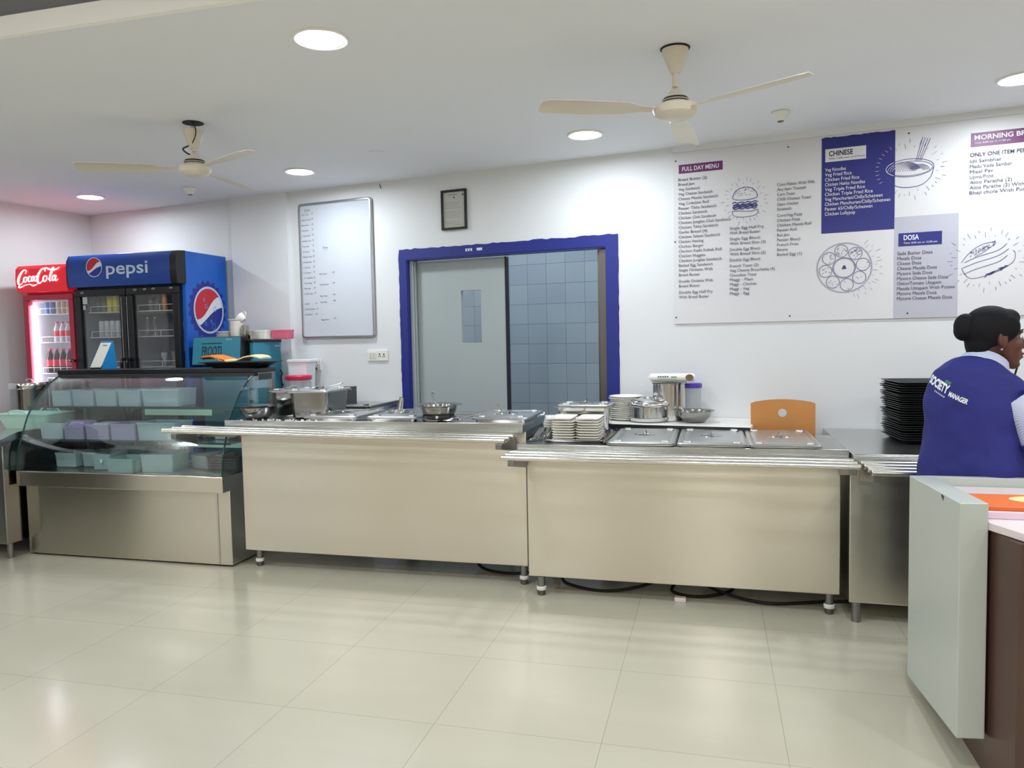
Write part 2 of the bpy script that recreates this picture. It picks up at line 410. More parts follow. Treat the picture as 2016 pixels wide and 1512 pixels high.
b = MB(); b.box(4.4, 4.55, -7.2, 5.0, 0, 3.1); struct('wall_right', b, 'wall_warm', 'W')
b = MB(); b.box(-8.5, 6.3, -6.9, -6.75, 0, 3.1); struct('wall_front', b, 'wall_warm')
b = MB(); b.box(-4.64, -4.065, WY-.035, WY, 0, CZ); struct('trim_2', b, 'wall', 'W')
b = MB(); b.box(-.99, 2.6, WY-.022, WY, 2.578, CZ); struct('trim_3', b, 'wall', 'W')
b = MB(); b.box(-6.34, -3.06, WY-.012, WY, 0, .09); b.box(-1.355, 4.4, WY-.012, WY, 0, .09); struct('baseboard_back', b, 'floor', 'W')
# kitchen behind the door
b = MB(); b.box(-4.6, .6, 6.4, 6.5, 0, 2.7); struct('wall_kitchen', b, 'tiles', 'W')
b = MB(); b.box(-4.7, -4.6, 5.08, 6.5, 0, 2.7); b.box(.6, .7, 5.08, 6.5, 0, 2.7); struct('wall_kitchen_side', b, 'wall', 'W')

# door: painted band with ragged outer edge, jambs, sliding leaf
door = thing('door_1', None, None, (-2.2, WY, 0), frame='W', kind='structure')
random.seed(3)
def jag(p, q, n, a):
    return [(p[0]+(q[0]-p[0])*i/n+random.uniform(-a, a)*(q[1] != p[1]), p[1]+(q[1]-p[1])*i/n+random.uniform(-a, a)*(q[0] != p[0])) for i in range(n)]
b = MB()
outL = jag((-3.058, 0), (-3.056, 2.096), 60, .003); outT = jag((-3.05, 2.096), (-1.356, 2.096), 50, .005); outR = jag((-1.356, 2.096), (-1.357, 0), 60, .002)
y = WY-.004
b.prism(outL+[(-3.05, 2.092), (-2.99, 2.02), (-2.99, 0)], y, WY, 'y')
b.prism([(-2.99, 2.02), (-3.05, 2.092)]+outT+[(-1.356, 2.096), (-1.441, 2.02)], y, WY, 'y')
b.prism([(-1.441, 2.02)]+outR+[(-1.357, 0), (-1.441, 0)], y, WY, 'y')
b.box(-2.99, -2.984, WY, WY+.10, 0, 2.02); b.box(-1.447, -1.441, WY, WY+.10, 0, 2.02); b.box(-2.984, -1.447, WY, WY+.10, 2.012, 2.02)
part('door_frame', b, 'blue_paint', door, None)
b = MB(); random.seed(5)
for u in (-2.49, -2.47, -2.45, -2.40, -2.385, -2.37):      # worn pale lettering on the lintel
    b.box(u, u+.012, WY-.006, WY-.003, 2.047+random.random()*.004, 2.066)
    b.box(u-.002, u+.014, WY-.006, WY-.003, 2.066, 2.069)
part('lintel_marks', b, 'logo_white', door, None)
b = MB(); b.box(-2.984, -2.955, WY+.03, WY+.10, 0, 2.012); b.box(-2.955, -2.944, WY+.045, WY+.06, 0, 2.0)
part('jamb', b, 'door_grey', door, bevel=.003)
b = MB(); b.box(-1.503, -1.447, WY+.03, WY+.13, 0, 2.005); b.box(-1.515, -1.503, WY+.04, WY+.06, 0, 2.005)
part('jamb', b, 'jamb', door, bevel=.004, label='dark metal jamb')
b = MB()
x0, x1, wy0, wy1 = -2.95, -2.222, WY+.085, WY+.125
b.box(x0, -2.582, wy0, wy1, .02, 2.005); b.box(-2.418, x1, wy0, wy1, .02, 2.005); b.box(-2.582, -2.418, wy0, wy1, .02, 1.388); b.box(-2.582, -2.418, wy0, wy1, 1.775, 2.005)
leaf = part('door_leaf', b, 'door_grey', door, None)
b = MB(); b.box(-2.582, -2.418, WY+.10, WY+.106, 1.388, 1.775); part('glass_pane', b, 'glass_window', leaf, None)
b = MB(); b.box(-2.222, -2.212, wy0-.004, wy1+.004, .02, 2.005); part('edge_strip', b, 'black_matt', leaf, None)
b = MB(); b.box(-2.99, -1.44, WY+.10, 6.4, 2.62, 2.7); b.box(-4.6, .6, WY+.10, 6.4, 2.62, 2.7); struct('ceiling_kitchen', b, 'ceil', 'W')

# ---------------------------------------------------------------- ceiling fittings
def downlight(x, y, z, label, glow='lamp', frame='W', r=.088):
    t = thing('downlight', label, 'ceiling light', (x, y, z), 'recessed round ceiling lights', frame)
    b = MB(); b.lathe([(r, 0), (r+.018, 0), (r+.018, -.006), (r+.012, -.010), (r, -.008)], (x, y, z), 40, False, False)
    part('bezel', b, 'white_plastic', t)
    b = MB(); b.lathe([(r, -.005), (r*.6, -.007), (0.002, -.008)], (x, y, z), 32, False, True)
    part('diffuser', b, glow, t)
    return t
downlight(-5.52, 4.35, CZ, 'glowing round downlight above the red drinks cooler, leftmost in the ceiling')
downlight(-3.486, 4.40, CZ, 'glowing round downlight between the left ceiling fan and the whiteboard')
downlight(-1.393, 4.40, CZ, 'glowing round downlight above the blue doorway, left of the right fan')
downlight(.795, 4.40, CZ, 'glowing round downlight at the right edge, above the menu board')
downlight(-1.888, 2.543, CZ, 'largest brightest round downlight, nearest the viewer in the middle of the ceiling', r=.092)
for (x, y) in ((-4.25, 2.54), (.25, 2.54), (2.3, 2.54), (2.9, 4.4)):
    downlight(x, y, CZ, 'round downlight in the lower ceiling outside the picture')
for x in (-6.2, -4.2, -2.1, 0, 2.1, 4.2):  # unseen lamps added as fill light behind the viewer
    for y in (.9, -1.2, -3.3, -5.4):
        downlight(x, y, UZ, 'added fill downlight in the upper ceiling behind the viewer', 'fill_rear', 'T', .10)

def fan(x, y, label, down, ang, bell, hole, body_r):
    z = CZ; t = thing('ceiling_fan', label, 'fan', (x, y, z), 'cream ceiling fans', 'W')
    C = (x, y, z)
    b = MB(); b.lathe([(hole, -.001), (hole, -.003)], C, 28); part('ceiling_hole', b, 'black_matt', t)
    b = MB(); b.cyl((x, y, z-.02), (x, y, z-down+.09), .013, 14)
    part('down_rod', b, 'fan', t)
    b = MB(); b.lathe([(.016, bell-.10), (.026, bell-.092), (.040, bell-.052), (.053, bell-.016), (.055, bell), (.045, bell+.003)], C, 28)
    part('canopy', b, 'fan', t)
    b = MB(); b.lathe([(.018, -down+.080), (.030, -down+.066), (.050, -down+.040), (.058, -down+.033), (.05, -down+.03)], C, 28)
    part('motor_cowl', b, 'fan', t)
    b = MB(); b.lathe([(.05, -down+.028), (body_r*.6, -down+.026), (body_r, -down+.012), (body_r+.006, -down-.002), (body_r, -down-.022), (body_r*.8, -down-.034), (body_r*.5, -down-.042), (.004, -down-.044)], C, 40)
    hs = part('motor_housing', b, 'fan', t)
    b = MB(); b.lathe([(.052, -down+.03), (.056, -down+.036), (.05, -down+.044)], C, 28); part('vent_ring', b, 'black_matt', hs)
    for k in range(3):
        a = ang+k*2*pi/3; ca, sa = math.cos(a), math.sin(a); b = MB(); rings = []
        for r_, w_, dz in ((.10, .045, 0), (.16, .05, 0), (.22, .10, 0), (.40, .115, -.004), (.56, .11, -.006), (.585, .08, -.006)):
            ring = []
            for (v, h) in ((-.5, 0), (0, .008), (.5, .0), (.5, -.002), (0, .006), (-.5, -.002)):
                yy = v*w_; zz = -down-.004+h+dz + v*w_*.18
                ring.append((x+ca*r_-sa*yy, y+sa*r_+ca*yy, z+zz))
            rings.append(ring)
        b.loft(rings); part('blade', b, 'fan', t)
    return t
f1 = fan(-3.224, 3.186, 'cream ceiling fan on the left with loose wires at its open ceiling hole', .245, math.radians(340), -.040, .055, .078)
b = MB(); x, y, z = -3.224, 3.186, CZ
b.tube(crom([(x+.02, y-.03, z), (x+.05, y-.035, z-.04), (x+.055, y-.04, z-.08), (x+.03, y-.04, z-.12)]), .003, 6)
b.tube(crom([(x-.01, y-.03, z-.128), (x-.045, y-.035, z-.14), (x-.03, y-.03, z-.16), (x-.005, y-.02, z-.175)]), .004, 6)
part('wire', b, 'black_matt', f1)
fan(-.64, 3.278, 'cream ceiling fan on the right in front of the menu board', .25, math.radians(335), -.006, .062, .088)

def detector(x, y, label):
    t = thing('smoke_detector', label, 'smoke detector', (x, y, CZ), 'smoke detectors', 'W')
    b = MB(); b.lathe([(.045, 0), (.05, -.004), (.048, -.016), (.04, -.022)], (x, y, CZ), 28); part('base', b, 'white_plastic', t)
    b = MB(); b.lathe([(.036, -.022), (.034, -.032), (.022, -.046), (.018, -.05)], (x, y, CZ), 28); h = part('sensor_head', b, 'white_plastic', t)
    b = MB(); b.lathe([(.0185, -.0485), (.014, -.055), (.003, -.056)], (x, y, CZ), 20); part('sensor_cap', b, 'jamb', h)
detector(-4.584, 4.471, 'white smoke detector below the left fan')
detector(-.302, 4.458, 'white smoke detector right of the right fan')
b = MB(); b.lathe([(.05, 0), (.052, -.003), (.02, -.004), (.002, -.004)], (-2.72, 4.2, CZ), 28)
single('blank_cover', 'flush round white cover plate in the ceiling above the framed certificate', 'ceiling cover', b, 'ceil', (-2.72, 4.2, CZ), frame='W')

# ---------------------------------------------------------------- whiteboard
wb = thing('whiteboard', 'tall white marker board with aluminium frame and handwritten price list', 'whiteboard', (-3.615, WY, 1.98), frame='W')
x0, x1, z0, z1 = -3.962, -3.272, 1.443, 2.51
b = MB(); b.box(x0+.01, x1-.01, WY-.016, WY-.002, z0+.01, z1-.01); part('panel', b, 'board_white', wb, None)
b = MB(); cx, cz, hx, hz = (x0+x1)/2, (z0+z1)/2, (x1-x0)/2, (z1-z0)/2
def fr(hx, hz, r, yy): return [(a, yy, c) for a, c, _ in rrect(cx, cz, hx, hz, r, 0, 5)]
b.loft([fr(hx, hz, .03, WY-.002), fr(hx, hz, .03, WY-.02), fr(hx-.006, hz-.006, .026, WY-.026), fr(hx-.016, hz-.016, .016, WY-.026), fr(hx-.02, hz-.02, .014, WY-.016)], False, False)
part('frame', b, 'alu', wb)
Pw = W(WY-.0168)
b = MB()
L = ['Choco Chips', 'Banana Toast', 'Brown Brownie', 'Chocolate Bun', 'Cream Bun', 'Muffin Slice', 'Choco & Cashew', 'Chocolate Lava', 'Mango Pulp', 'Mousse Pulp', 'Date & Fig', 'Caramel', 'Sizzle', 'Choco Pudding', 'Brownie Walnut', 'Milk Slice']
Pr = ['35', '30', '30', '30', '30', '35', '30', '25', '30', '30', '30', '35', '25', '30', '30', '30']
text(b, 'Desserts', -3.905, 2.452, .016, Pw, .055, 0, .35); b.ribbon([(-3.905, 2.443), (-3.845, 2.447)], .0015, Pw)
for i, (a, p) in enumerate(zip(L, Pr)):
    z = 2.418-i*.0415; sh = .0012*math.sin(i*2.1)
    text(b, '%d %s' % (i+1, a), -3.938+sh+i*.0006, z, .013, Pw, .078+.012*math.sin(i*1.7), 0, .35)
    text(b, ('- ' if i % 3 else '')+p, -3.836+i*.0003-(.012 if i % 3 else 0), z+.004, .013, Pw, .016+(.012 if i % 3 else 0), 0, .3)
for i, (a, p) in enumerate((('Vanilla', '- 10'), ('Dark Chocolate', '- 55'), ('Strawberry', '- 25'))):
    z = 1.715-i*.042; text(b, '%d) %s' % (i+1, a), -3.933, z, .014, Pw, (.046, .1, .075)[i], 0, .35); text(b, p, -3.836+(i == 1)*.012, z+.002, .014, Pw, .028, 0, .3)
text(b, 'Tawa', -3.738, 2.147, .018, Pw, .05, 0, .35); b.ribbon([(-3.735, 2.134), (-3.685, 2.137)], .0015, Pw)
for s, z, w in (('Malai Coconut', 1.945, .078), ('Roasted Almond', 1.862, .088), ('Mango Masala', 1.772, .072), ('Rose & Raisin', 1.724, .066), ('Mango Dream', 1.586, .078)):
    text(b, s, -3.78+(1.945-z)*.01, z, .013, Pw, w, 0, .35); text(b, '- 90', -3.665, z+.008, .013, Pw, .034, 0, .3)
part('handwriting', b, 'ink', wb, None)
b = MB(); b.tube([(-3.205, WY-.004, 2.60), (-3.19, WY-.004, 2.565)], .003, 6)
single('wall_hook', 'short dark nail stuck in the wall at the top right of the whiteboard', 'nail', b, 'jamb', (-3.2, WY, 2.58), frame='W')

# framed certificate
t = thing('framed_certificate', 'framed certificate with thin black frame above the doorway', 'picture frame', (-2.573, WY, 2.354), frame='W')
x0, x1, z0, z1 = -2.676, -2.471, 2.211, 2.497
b = MB()
for (a, c, d, e) in ((x0, x1, z1-.016, z1), (x0, x1, z0, z0+.016), (x0, x0+.016, z0+.016, z1-.016), (x1-.016, x1, z0+.016, z1-.016)): b.box(a, c, WY-.02, WY-.001, d, e)
part('frame', b, 'black', t, None, bevel=.002)
b = MB(); b.box(x0+.014, x1-.014, WY-.008, WY-.002, z0+.014, z1-.014); pp = part('certificate', b, 'paper', t, None)
b = MB(); Pc = W(WY-.0088)
b.poly([(x1-.04, z1-.045), (x1-.022, z1-.045), (x1-.031, z1-.026)], Pc); b.poly([(-2.577, z1-.062), (-2.567, z1-.062), (-2.567, z1-.048), (-2.577, z1-.048)], Pc)
part('emblem', b, 'ink_dark', pp, None)
b = MB(); random.seed(9)
b.ribbon([(-2.615, z1-.035), (-2.545, z1-.035)], .004, Pc)
for i in range(13):
    z = 2.408-i*.0135; w = .11+random.random()*.03
    if i in (4, 9): continue
    b.ribbon([(-2.65, z), (-2.65+w, z)], .0016, Pc)
part('lettering', b, 'ink', pp, None)
b = MB(); b.box(x0+.014, x1-.014, WY-.0125, WY-.0115, z0+.014, z1-.014); part('glass', b, 'glass_window', t, None)

# switchboard
t = thing('switch_board', 'white plastic switch plate with socket beside the blue doorway', 'switch', (-3.266, WY, 1.303), frame='W')
b = MB(); b.box(-3.358, -3.173, WY-.012, WY, 1.262, 1.345); part('plate', b, 'white_plastic', t, None, bevel=.003)
for k in range(3):
    b = MB(); u = -3.338+k*.024; b.obox((u+.008, WY-.015, 1.305), (.018, .008, .045), (.12, 0, 0)); part('switch', b, 'white_plastic', t, None, bevel=.001)
b = MB()
for (u, v, r) in ((-3.245, 1.315, .006), (-3.252, 1.298, .004), (-3.238, 1.298, .004), (-3.205, 1.312, .006), (-3.212, 1.295, .004), (-3.198, 1.295, .004)): b.cyl((u, WY-.0135, v), (u, WY-.011, v), r, 10)
part('socket_hole', b, 'black', t)

# ---------------------------------------------------------------- menu board
mn_ = thing('menu_board', 'long printed wall menu board with plum and blue headings and line drawings', 'menu board', (.4, WY, 1.487), frame='W')
y0 = WY-.010
b = MB(); b.box(-.988, 2.3, y0, WY, 1.487, 2.578); part('panel', b, 'menu_white', mn_, None, bevel=.001)
Pm = W(y0-.0008); Pt = W(y0-.0022)
def blk(name, m, x0, x1, z0, z1, yy=.0015, jagtop=False):
    b = MB()
    if jagtop:
        top = [(x1-(x1-x0)*i/24, z1+random.uniform(-.003, .003)) for i in range(25)]
        b.prism([(x0, z0), (x1, z0)]+top, y0-yy, y0, 'y')
    else: b.box(x0, x1, y0-yy, y0, z0, z1)
    return part(name, b, m, mn_, None)
blk('blue_block', 'menu_blue', -.105, .287, 2.004, 2.566, .0012, True)
blk('grey_block', 'menu_grey', .286, .61, 1.4885, 2.07, .0012)
h1 = blk('heading_block', 'menu_plum', -.952, -.679, 2.444, 2.499); h2 = blk('heading_block', 'menu_white', -.085, .135, 2.423, 2.498, .003)
h3 = blk('heading_block', 'menu_blue', .309, .529, 1.902, 1.976, .003); h4 = blk('heading_block', 'menu_plum', .663, 1.12, 2.425, 2.501)
Pq = W(y0-.0036)
def lett(lines, m, name='lettering', parent=None):
    b = MB()
    for a in lines: text(b, a[0], a[1], a[2], a[3], Pq, a[4] if len(a) > 4 else None, a[5] if len(a) > 5 else 0, 0, .82)
    part(name, b, m, parent or mn_, None)
lett([('FULL DAY MENU', -.93, 2.458, .027, .228, .018)], 'menu_text_white', parent=h1)
lett([('CHINESE', -.065, 2.456, .03, .13, .022), ('Time: 12:00 noon to 07:30 pm', -.065, 2.436, .0105, .195)], 'ink_black', parent=h2)
lett([('DOSA', .335, 1.936, .029, .078, .022), ('Time: 8:00 am to 12:00 pm', .335, 1.914, .0105, .17)], 'menu_text_white', parent=h3)
lett([('MORNING BREAKFAST', .68, 2.462, .026, .40, .022), ('Time: 8:00 am to 11:00 am', .68, 2.441, .0095, .17)], 'menu_text_white', parent=h4)
c1 = ['Bread Butter (2)', 'Bread Jam', 'Veg Sandwich', 'Veg Cheese Sandwich', 'Cheese Masala Sandwich', 'Veg Coleslaw Roll', 'Paneer Tikka Sandwich', 'Chicken Sandwich', 'Chicken Club Sandwich', 'Chicken Junglee Club Sandwich', 'Chicken Tikka Sandwich', 'Garlic Bread (4)', 'Chicken Salami Sandwich', 'Chicken Hotdog', 'Chicken Burger', 'Chicken Kathi Kebab Roll', 'Chicken Nuggets', 'Chicken Junglee Sandwich', 'Boiled Egg Sandwich', 'Single Omlette With', 'Bread Butter', None, 'Double Omlette With', 'Bread Butter', None, 'Double Egg Half Fry', 'With Bread Butter']
def column(lines, x, ztop, pitch, h, gap=.36, k=.0122):
    out = []; z = ztop
    for s in lines:
        if s is None: z -= pitch*gap; continue
        out.append((s, x, z, h, len(s)*k)); z -= pitch
    return out
lett(column(c1, -.955, 2.397, .0302, .0185, .35, .0112), 'ink_dark')
c2 = ['Single Egg Half Fry', 'With Bread Butter', None, 'Single Egg Bhurji', 'With Bread Slice (2)', None, 'Double Egg Bhurji', 'With Bread Slice (2)', None, 'Double Egg Bhurji', None, 'French Toast (2)', 'Veg Cheese Bruschetta (4)', 'Chocolate Toast', 'Maggi - Plain', 'Maggi - Chicken', 'Maggi - Veg', 'Maggi - Egg']
lett(column(c2, -.637, 2.066, .0285, .0182, .3, .0107), 'ink_dark')
c3 = ['Corn Flakes With Milk', 'Any Item Toasted', 'Corn Toast', 'Chilli Cheese Toast', 'Open Chicken', 'Sandwich', None, 'Corn/Veg Pizza', 'Chicken Pizza', 'Chicken Masala Roll', 'Paneer Roll', 'Bun Jam', 'Paneer Bhurji', 'French Fries', 'Banana', 'Boiled Egg (1)']
lett(column(c3, -.356, 2.309, .0295, .0182, .3, .0102), 'ink_dark')
c4 = ['Veg Noodles', 'Veg Fried Rice', 'Chicken Fried Rice', 'Chicken Hakka Noodles', 'Veg Triple Fried Rice', 'Chicken Triple Fried Rice', 'Veg Manchurian/Chilly/Schezwan', 'Chicken Manchurian/Chilly/Schezwan', 'Paneer 65/Chilly/Schezwan', 'Chicken Lollypop']
lett(column(c4, -.086, 2.368, .0288, .0205, 0, .0103), 'menu_text_white')
c5 = ['Sada Butter Dosa', 'Masala Dosa', 'Cheese Dosa', 'Cheese Masala Dosa', 'Mysore Sada Dosa', 'Mysore Cheese Sada Dosa', 'Onion/Tomato Uttapam', 'Masala Uttapam With Potato', 'Mysore Masala Dosa', 'Mysore Cheese Masala Dosa']
lett(column(c5, .304, 1.852, .0288, .0195, 0, .0112), 'ink_dark')
lett([('ONLY ONE ITEM PER DAY', .66, 2.372, .021, .33, .014)], 'ink_dark')
c6 = ['Idli Sambhar', 'Medu Vada Sambar', 'Misal Pav', 'Upma/Poha', 'Aloo Paratha (2)', 'Aloo Paratha (2) With Curd', 'Bhaji chole With Puri (4)']
lett(column(c6, .66, 2.338, .0288, .0195, 0, .0125), 'ink_dark')
b = MB()
for (u, v) in ((-.971, 2.526), (-.293, 2.538), (.356, 2.54), (-.282, 1.519), (.359, 1.515), (-.978, 2.014), (-.974, 1.53), (1.0, 2.54), (1.0, 1.51)): b.lathe([(.005, 0), (.004, .004)], (0, 0, 0), 8); b.v[-16:] = [(u+p[0], y0-p[2], v+p[1]) for p in b.v[-16:]]
part('screw', b, 'black', mn_)
# drawings
def rays(b, cx, cz, rx, rz, n, l, w=.0016, a0=0, a1=2*pi):
    for i in range(n):
        a = a0+(a1-a0)*i/n; k = 1+.12*math.sin(i*2.7); ll = l*(1+.5*math.sin(i*1.9))
        p = (cx+rx*k*math.cos(a), cz+rz*k*math.sin(a)); q = (p[0]+ll*math.cos(a), p[1]+ll*math.sin(a)); b.ribbon([p, q], w, Pt)
def ell(cx, cz, rx, rz, n=32, a0=0, a1=2*pi, rot=0):
    o = []
    for i in range(n+1):
        a = a0+(a1-a0)*i/n; x, z = rx*math.cos(a), rz*math.sin(a); o.append((cx+x*math.cos(rot)-z*math.sin(rot), cz+x*math.sin(rot)+z*math.cos(rot)))
    return o
random.seed(11)
b = MB(); bx, bz = -.545, 2.238                                  # burger
b.ribbon(ell(bx, bz+.022, .074, .062, 28, 0, pi), .0035, Pt); b.ribbon(ell(bx, bz+.022, .074, .016, 20, pi, 2*pi), .0035, Pt)
for i in range(26):
    u, v = random.uniform(-.06, .06), random.uniform(.012, .07)
    if (u/.07)**2+((v-.01)/.06)**2 < .9: b.ribbon([(bx+u, bz+.02+v), (bx+u+.007, bz+.022+v)], .0026, Pt)
for dz, rx, w in ((-.008, .076, .006), (-.022, .07, .010), (-.034, .074, .012), (-.046, .07, .006)):
    b.ribbon(crom([(bx-rx+i*rx/5, bz+dz+.004*math.sin(i*2.4+dz*90)) for i in range(11)], 3), w, Pt)
b.ribbon(crom([(bx-.076, bz-.058), (bx-.07, bz-.085), (bx-.03, bz-.097), (bx+.03, bz-.097), (bx+.07, bz-.085), (bx+.076, bz-.058), (bx+.03, bz-.066), (bx-.03, bz-.060), (bx-.076, bz-.058)], 4), .003, Pt)
rays(b, bx, bz, .11, .115, 34, .018); part('burger_drawing', b, 'ink_blue', mn_, None)
b = MB(); nx, nz = .362, 2.345                                   # noodle bowl, its left part crosses the blue block
b.ribbon(ell(nx, nz, .122, .05, 36), .0028, Pt); b.ribbon(ell(nx, nz-.004, .115, .04, 36), .002, Pt)
b.ribbon(crom([(nx-.122, nz-.005), (nx-.105, nz-.062), (nx-.05, nz-.105), (nx+.05, nz-.105), (nx+.105, nz-.062), (nx+.122, nz-.005)], 6), .0032, Pt)
for i in range(9): b.ribbon(ell(nx-.03+i*.004, nz-.02, .085-i*.009, .055-i*.005, 18, .2, pi-.1), .002, Pt)
for i in range(5): b.ribbon(ell(nx+.05, nz-.02, .05-i*.008, .035-i*.005, 14, 0, pi), .002, Pt)
for dx in (0, .012, .026, .038): b.ribbon([(nx+.03+dx*.7, nz+.035), (nx+.065+dx, nz+.165-dx*.3)], .0024, Pt)
rays(b, nx, nz-.01, .155, .135, 40, .02); part('noodle_drawing', b, 'ink_blue', mn_, None)
b = MB(); b2x = .286                                              # pale strokes where it crosses the block
b.ribbon([p for p in ell(nx, nz, .122, .05, 60) if p[0] < b2x and p[1] > nz-.01], .0028, W(y0-.003))
b.ribbon([p for p in ell(nx, nz, .122, .05, 60) if p[0] < b2x and p[1] <= nz], .0028, W(y0-.003))
for i in range(7):
    q = [p for p in ell(nx-.03+i*.004, nz-.02, .085-i*.009, .055-i*.005, 40, .2, pi-.1) if p[0] < b2x]
    if len(q) > 2: b.ribbon(q, .002, W(y0-.003))
for i in range(10):
    a = 2.2+i*.16; p = (nx+.16*math.cos(a), nz+.14*math.sin(a)); b.ribbon([p, (p[0]+.018*math.cos(a), p[1]+.018*math.sin(a))], .0016, W(y0-.003))
part('noodle_drawing', b, 'menu_text_white', mn_, None)
b = MB(); tx, tz = .021, 1.795                                    # thali
b.ribbon(ell(tx, tz, .147, .143, 60), .0018, Pt); b.ribbon(ell(tx, tz, .152, .148, 60), .0012, Pt); b.ribbon(ell(tx, tz, .061, .059, 40), .0035, Pt); b.ribbon(ell(tx, tz, .056, .054, 40), .001, Pt)
for k in range(8):
    a = pi/2+.15-k*pi/4; cx, cz = tx+.103*math.cos(a), tz+.101*math.sin(a)
    b.ribbon(ell(cx, cz, .036, .036, 28), .0028, Pt)
    for i in range((30, 45, 4, 3, 4, 14, 16, 12)[k]):
        u, v = random.uniform(-.028, .028), random.uniform(-.028, .028)
        if u*u+v*v < .0008: b.ribbon([(cx+u, cz+v), (cx+u+random.uniform(-.008, .008), cz+v+random.uniform(-.006, .006))], .0028, Pt)
b.poly([(tx-.012, tz-.008), (tx+.014, tz-.006), (tx+.004, tz+.016), (tx-.006, tz+.012)], Pt)
rays(b, tx+.01, tz, .165, .16, 22, .02, .0014, -pi/2.4, pi/3); part('platter_drawing', b, 'ink_blue', mn_, None)
b = MB(); dx, dz = .752, 1.80                                     # dosa
for off, s in ((.0, 1), (.03, .92), (-.035, .95)):
    b.ribbon(crom([(dx-.12*s, dz-.03+off-.01), (dx-.05, dz-.012+off), (dx+.05, dz+.02+off), (dx+.10*s, dz+.055+off)], 6), .0026, Pt)
b.ribbon(crom([(dx-.125, dz-.04), (dx-.10, dz-.085), (dx-.06, dz-.10), (dx+.04, dz-.07), (dx+.12, dz-.02), (dx+.13, dz+.03), (dx+.12, dz+.045)], 6), .0026, Pt)
b.ribbon(crom([(dx-.125, dz-.01), (dx-.09, dz+.04), (dx-.03, dz+.085), (dx+.04, dz+.095), (dx-.01, dz+.05), (dx-.06, dz+.02)], 6), .0024, Pt)
for i in range(60):
    u = random.uniform(-.09, .03); v = .02+u*.5+random.uniform(.02, .045); b.ribbon([(dx+u, dz+v+.02), (dx+u+.006, dz+v+.026)], .002, Pt)
for i in range(34):
    u = random.uniform(-.02, .09); v = -.085+u*.45; b.ribbon([(dx+u, dz+v+random.uniform(-.01, .012)), (dx+u+.014, dz+v+.012)], .003, Pt)
rays(b, dx, dz, .165, .14, 42, .02); part('dosa_drawing', b, 'ink_blue', mn_, None)
# ================================================================ serving counters (all run with the floor tiles)
for x_ in (-3.4, -2.4, -1.4, -.4): downlight(x_, 5.75, 2.62, 'added unseen downlight inside the kitchen behind the doorway', 'fill_kitchen', r=.12)  # unseen lamps added to brighten the kitchen
def leg(parent, x, y, z1, r=.021, foot=True):
    b = MB(); b.cyl((x, y, .03 if foot else 0), (x, y, z1), r, 20); l = part('leg', b, 'steel_dark', parent)
    if foot:
        b = MB(); b.lathe([(r+.005, .030), (r+.006, .034), (r+.006, .046), (r+.003, .050)], (x, y, 0), 20); part('collar', b, 'white_plastic', l)
        b = MB(); b.lathe([(r-.004, 0), (r+.001, .004), (r+.001, .030)], (x, y, 0), 20); part('foot', b, 'jamb', l)
def rails(parent, x0, x1, ys, z0, z1, r=.0135):
    for y in ys:
        b = MB(); b.cyl((x0, y, z0), (x1, y, z1), r, 20); part('tray_rail', b, 'tube', parent, bevel=.003)
def bracket(parent, x, y0, y1, z):
    b = MB(); w = .017
    b.prism([(y0, z-.028), (y0+.01, z-.030), (y1, z-.08), (y1, z), (y0, z)], x-w, x+w, 'x'); part('bracket', b, 'steel_dark', parent, bevel=.002)

c1 = thing('serving_counter', 'taller stainless steel serving counter on the left, beside the curved glass case', 'counter', (-1.95, 4.4, 0), 'stainless serving counters')
b = MB(); b.prism([(4.104, .885), (4.70, .885), (4.70, .945), (4.69, .945), (4.68, .930), (4.12, .930), (4.11, .942), (4.104, .942)], -2.940, -1.026, 'x')
part('worktop', b, 'steel_top', c1, bevel=.003)
b = MB(); b.box(-2.868, -1.024, 4.164, 4.184, .110, .885); part('front_panel', b, 'steel', c1, bevel=.004)
b = MB(); b.box(-2.45, -1.03, 4.19, 4.66, .13, .885); part('cabinet_body', b, 'steel_dark', c1, bevel=.004)
b = MB(); b.box(-2.84, -2.81, 4.19, 4.66, .84, .885); b.box(-2.82, -2.79, 4.62, 4.65, .11, .885); part('side_frame', b, 'steel_dark', c1, bevel=.002)
for x, y in ((-2.80, 4.215), (-1.055, 4.19), (-2.80, 4.62), (-1.055, 4.62)): leg(c1, x, y, .11)
rails(c1, -3.20, -1.066, (3.865, 3.955, 4.045), .902, .874)
for x in (-3.12, -1.10): bracket(c1, x, 3.86, 4.06 if x < -2 else 4.16, .888-.013*(x+3.2)-.004)
b = MB(); b.box(-3.13, -2.86, 4.09, 4.125, .84, .87); part('support_arm', b, 'steel_dark', c1, bevel=.002)

c2 = thing('serving_counter', 'lower stainless steel serving counter in the middle with three lidded food pans', 'counter', (-.2, 4.25, 0), 'stainless serving counters')
b = MB(); b.prism([(3.952, .795), (4.56, .795), (4.56, .838), (3.975, .838), (3.962, .845), (3.952, .845)], -1.022, .640, 'x')
part('worktop', b, 'steel_top', c2, bevel=.003)
b = MB(); b.box(-.985, .611, 4.013, 4.50, .105, .795); part('front_panel', b, 'steel', c2, bevel=.004)
for x, y in ((-.918, 4.03), (.565, 4.04), (-.918, 4.46), (.565, 4.46)): leg(c2, x, y, .105)
rails(c2, -1.052, .655, (3.735, 3.825, 3.912), .805, .797)
for x in (-1.0, .62): bracket(c2, x, 3.73, 4.01, .79)

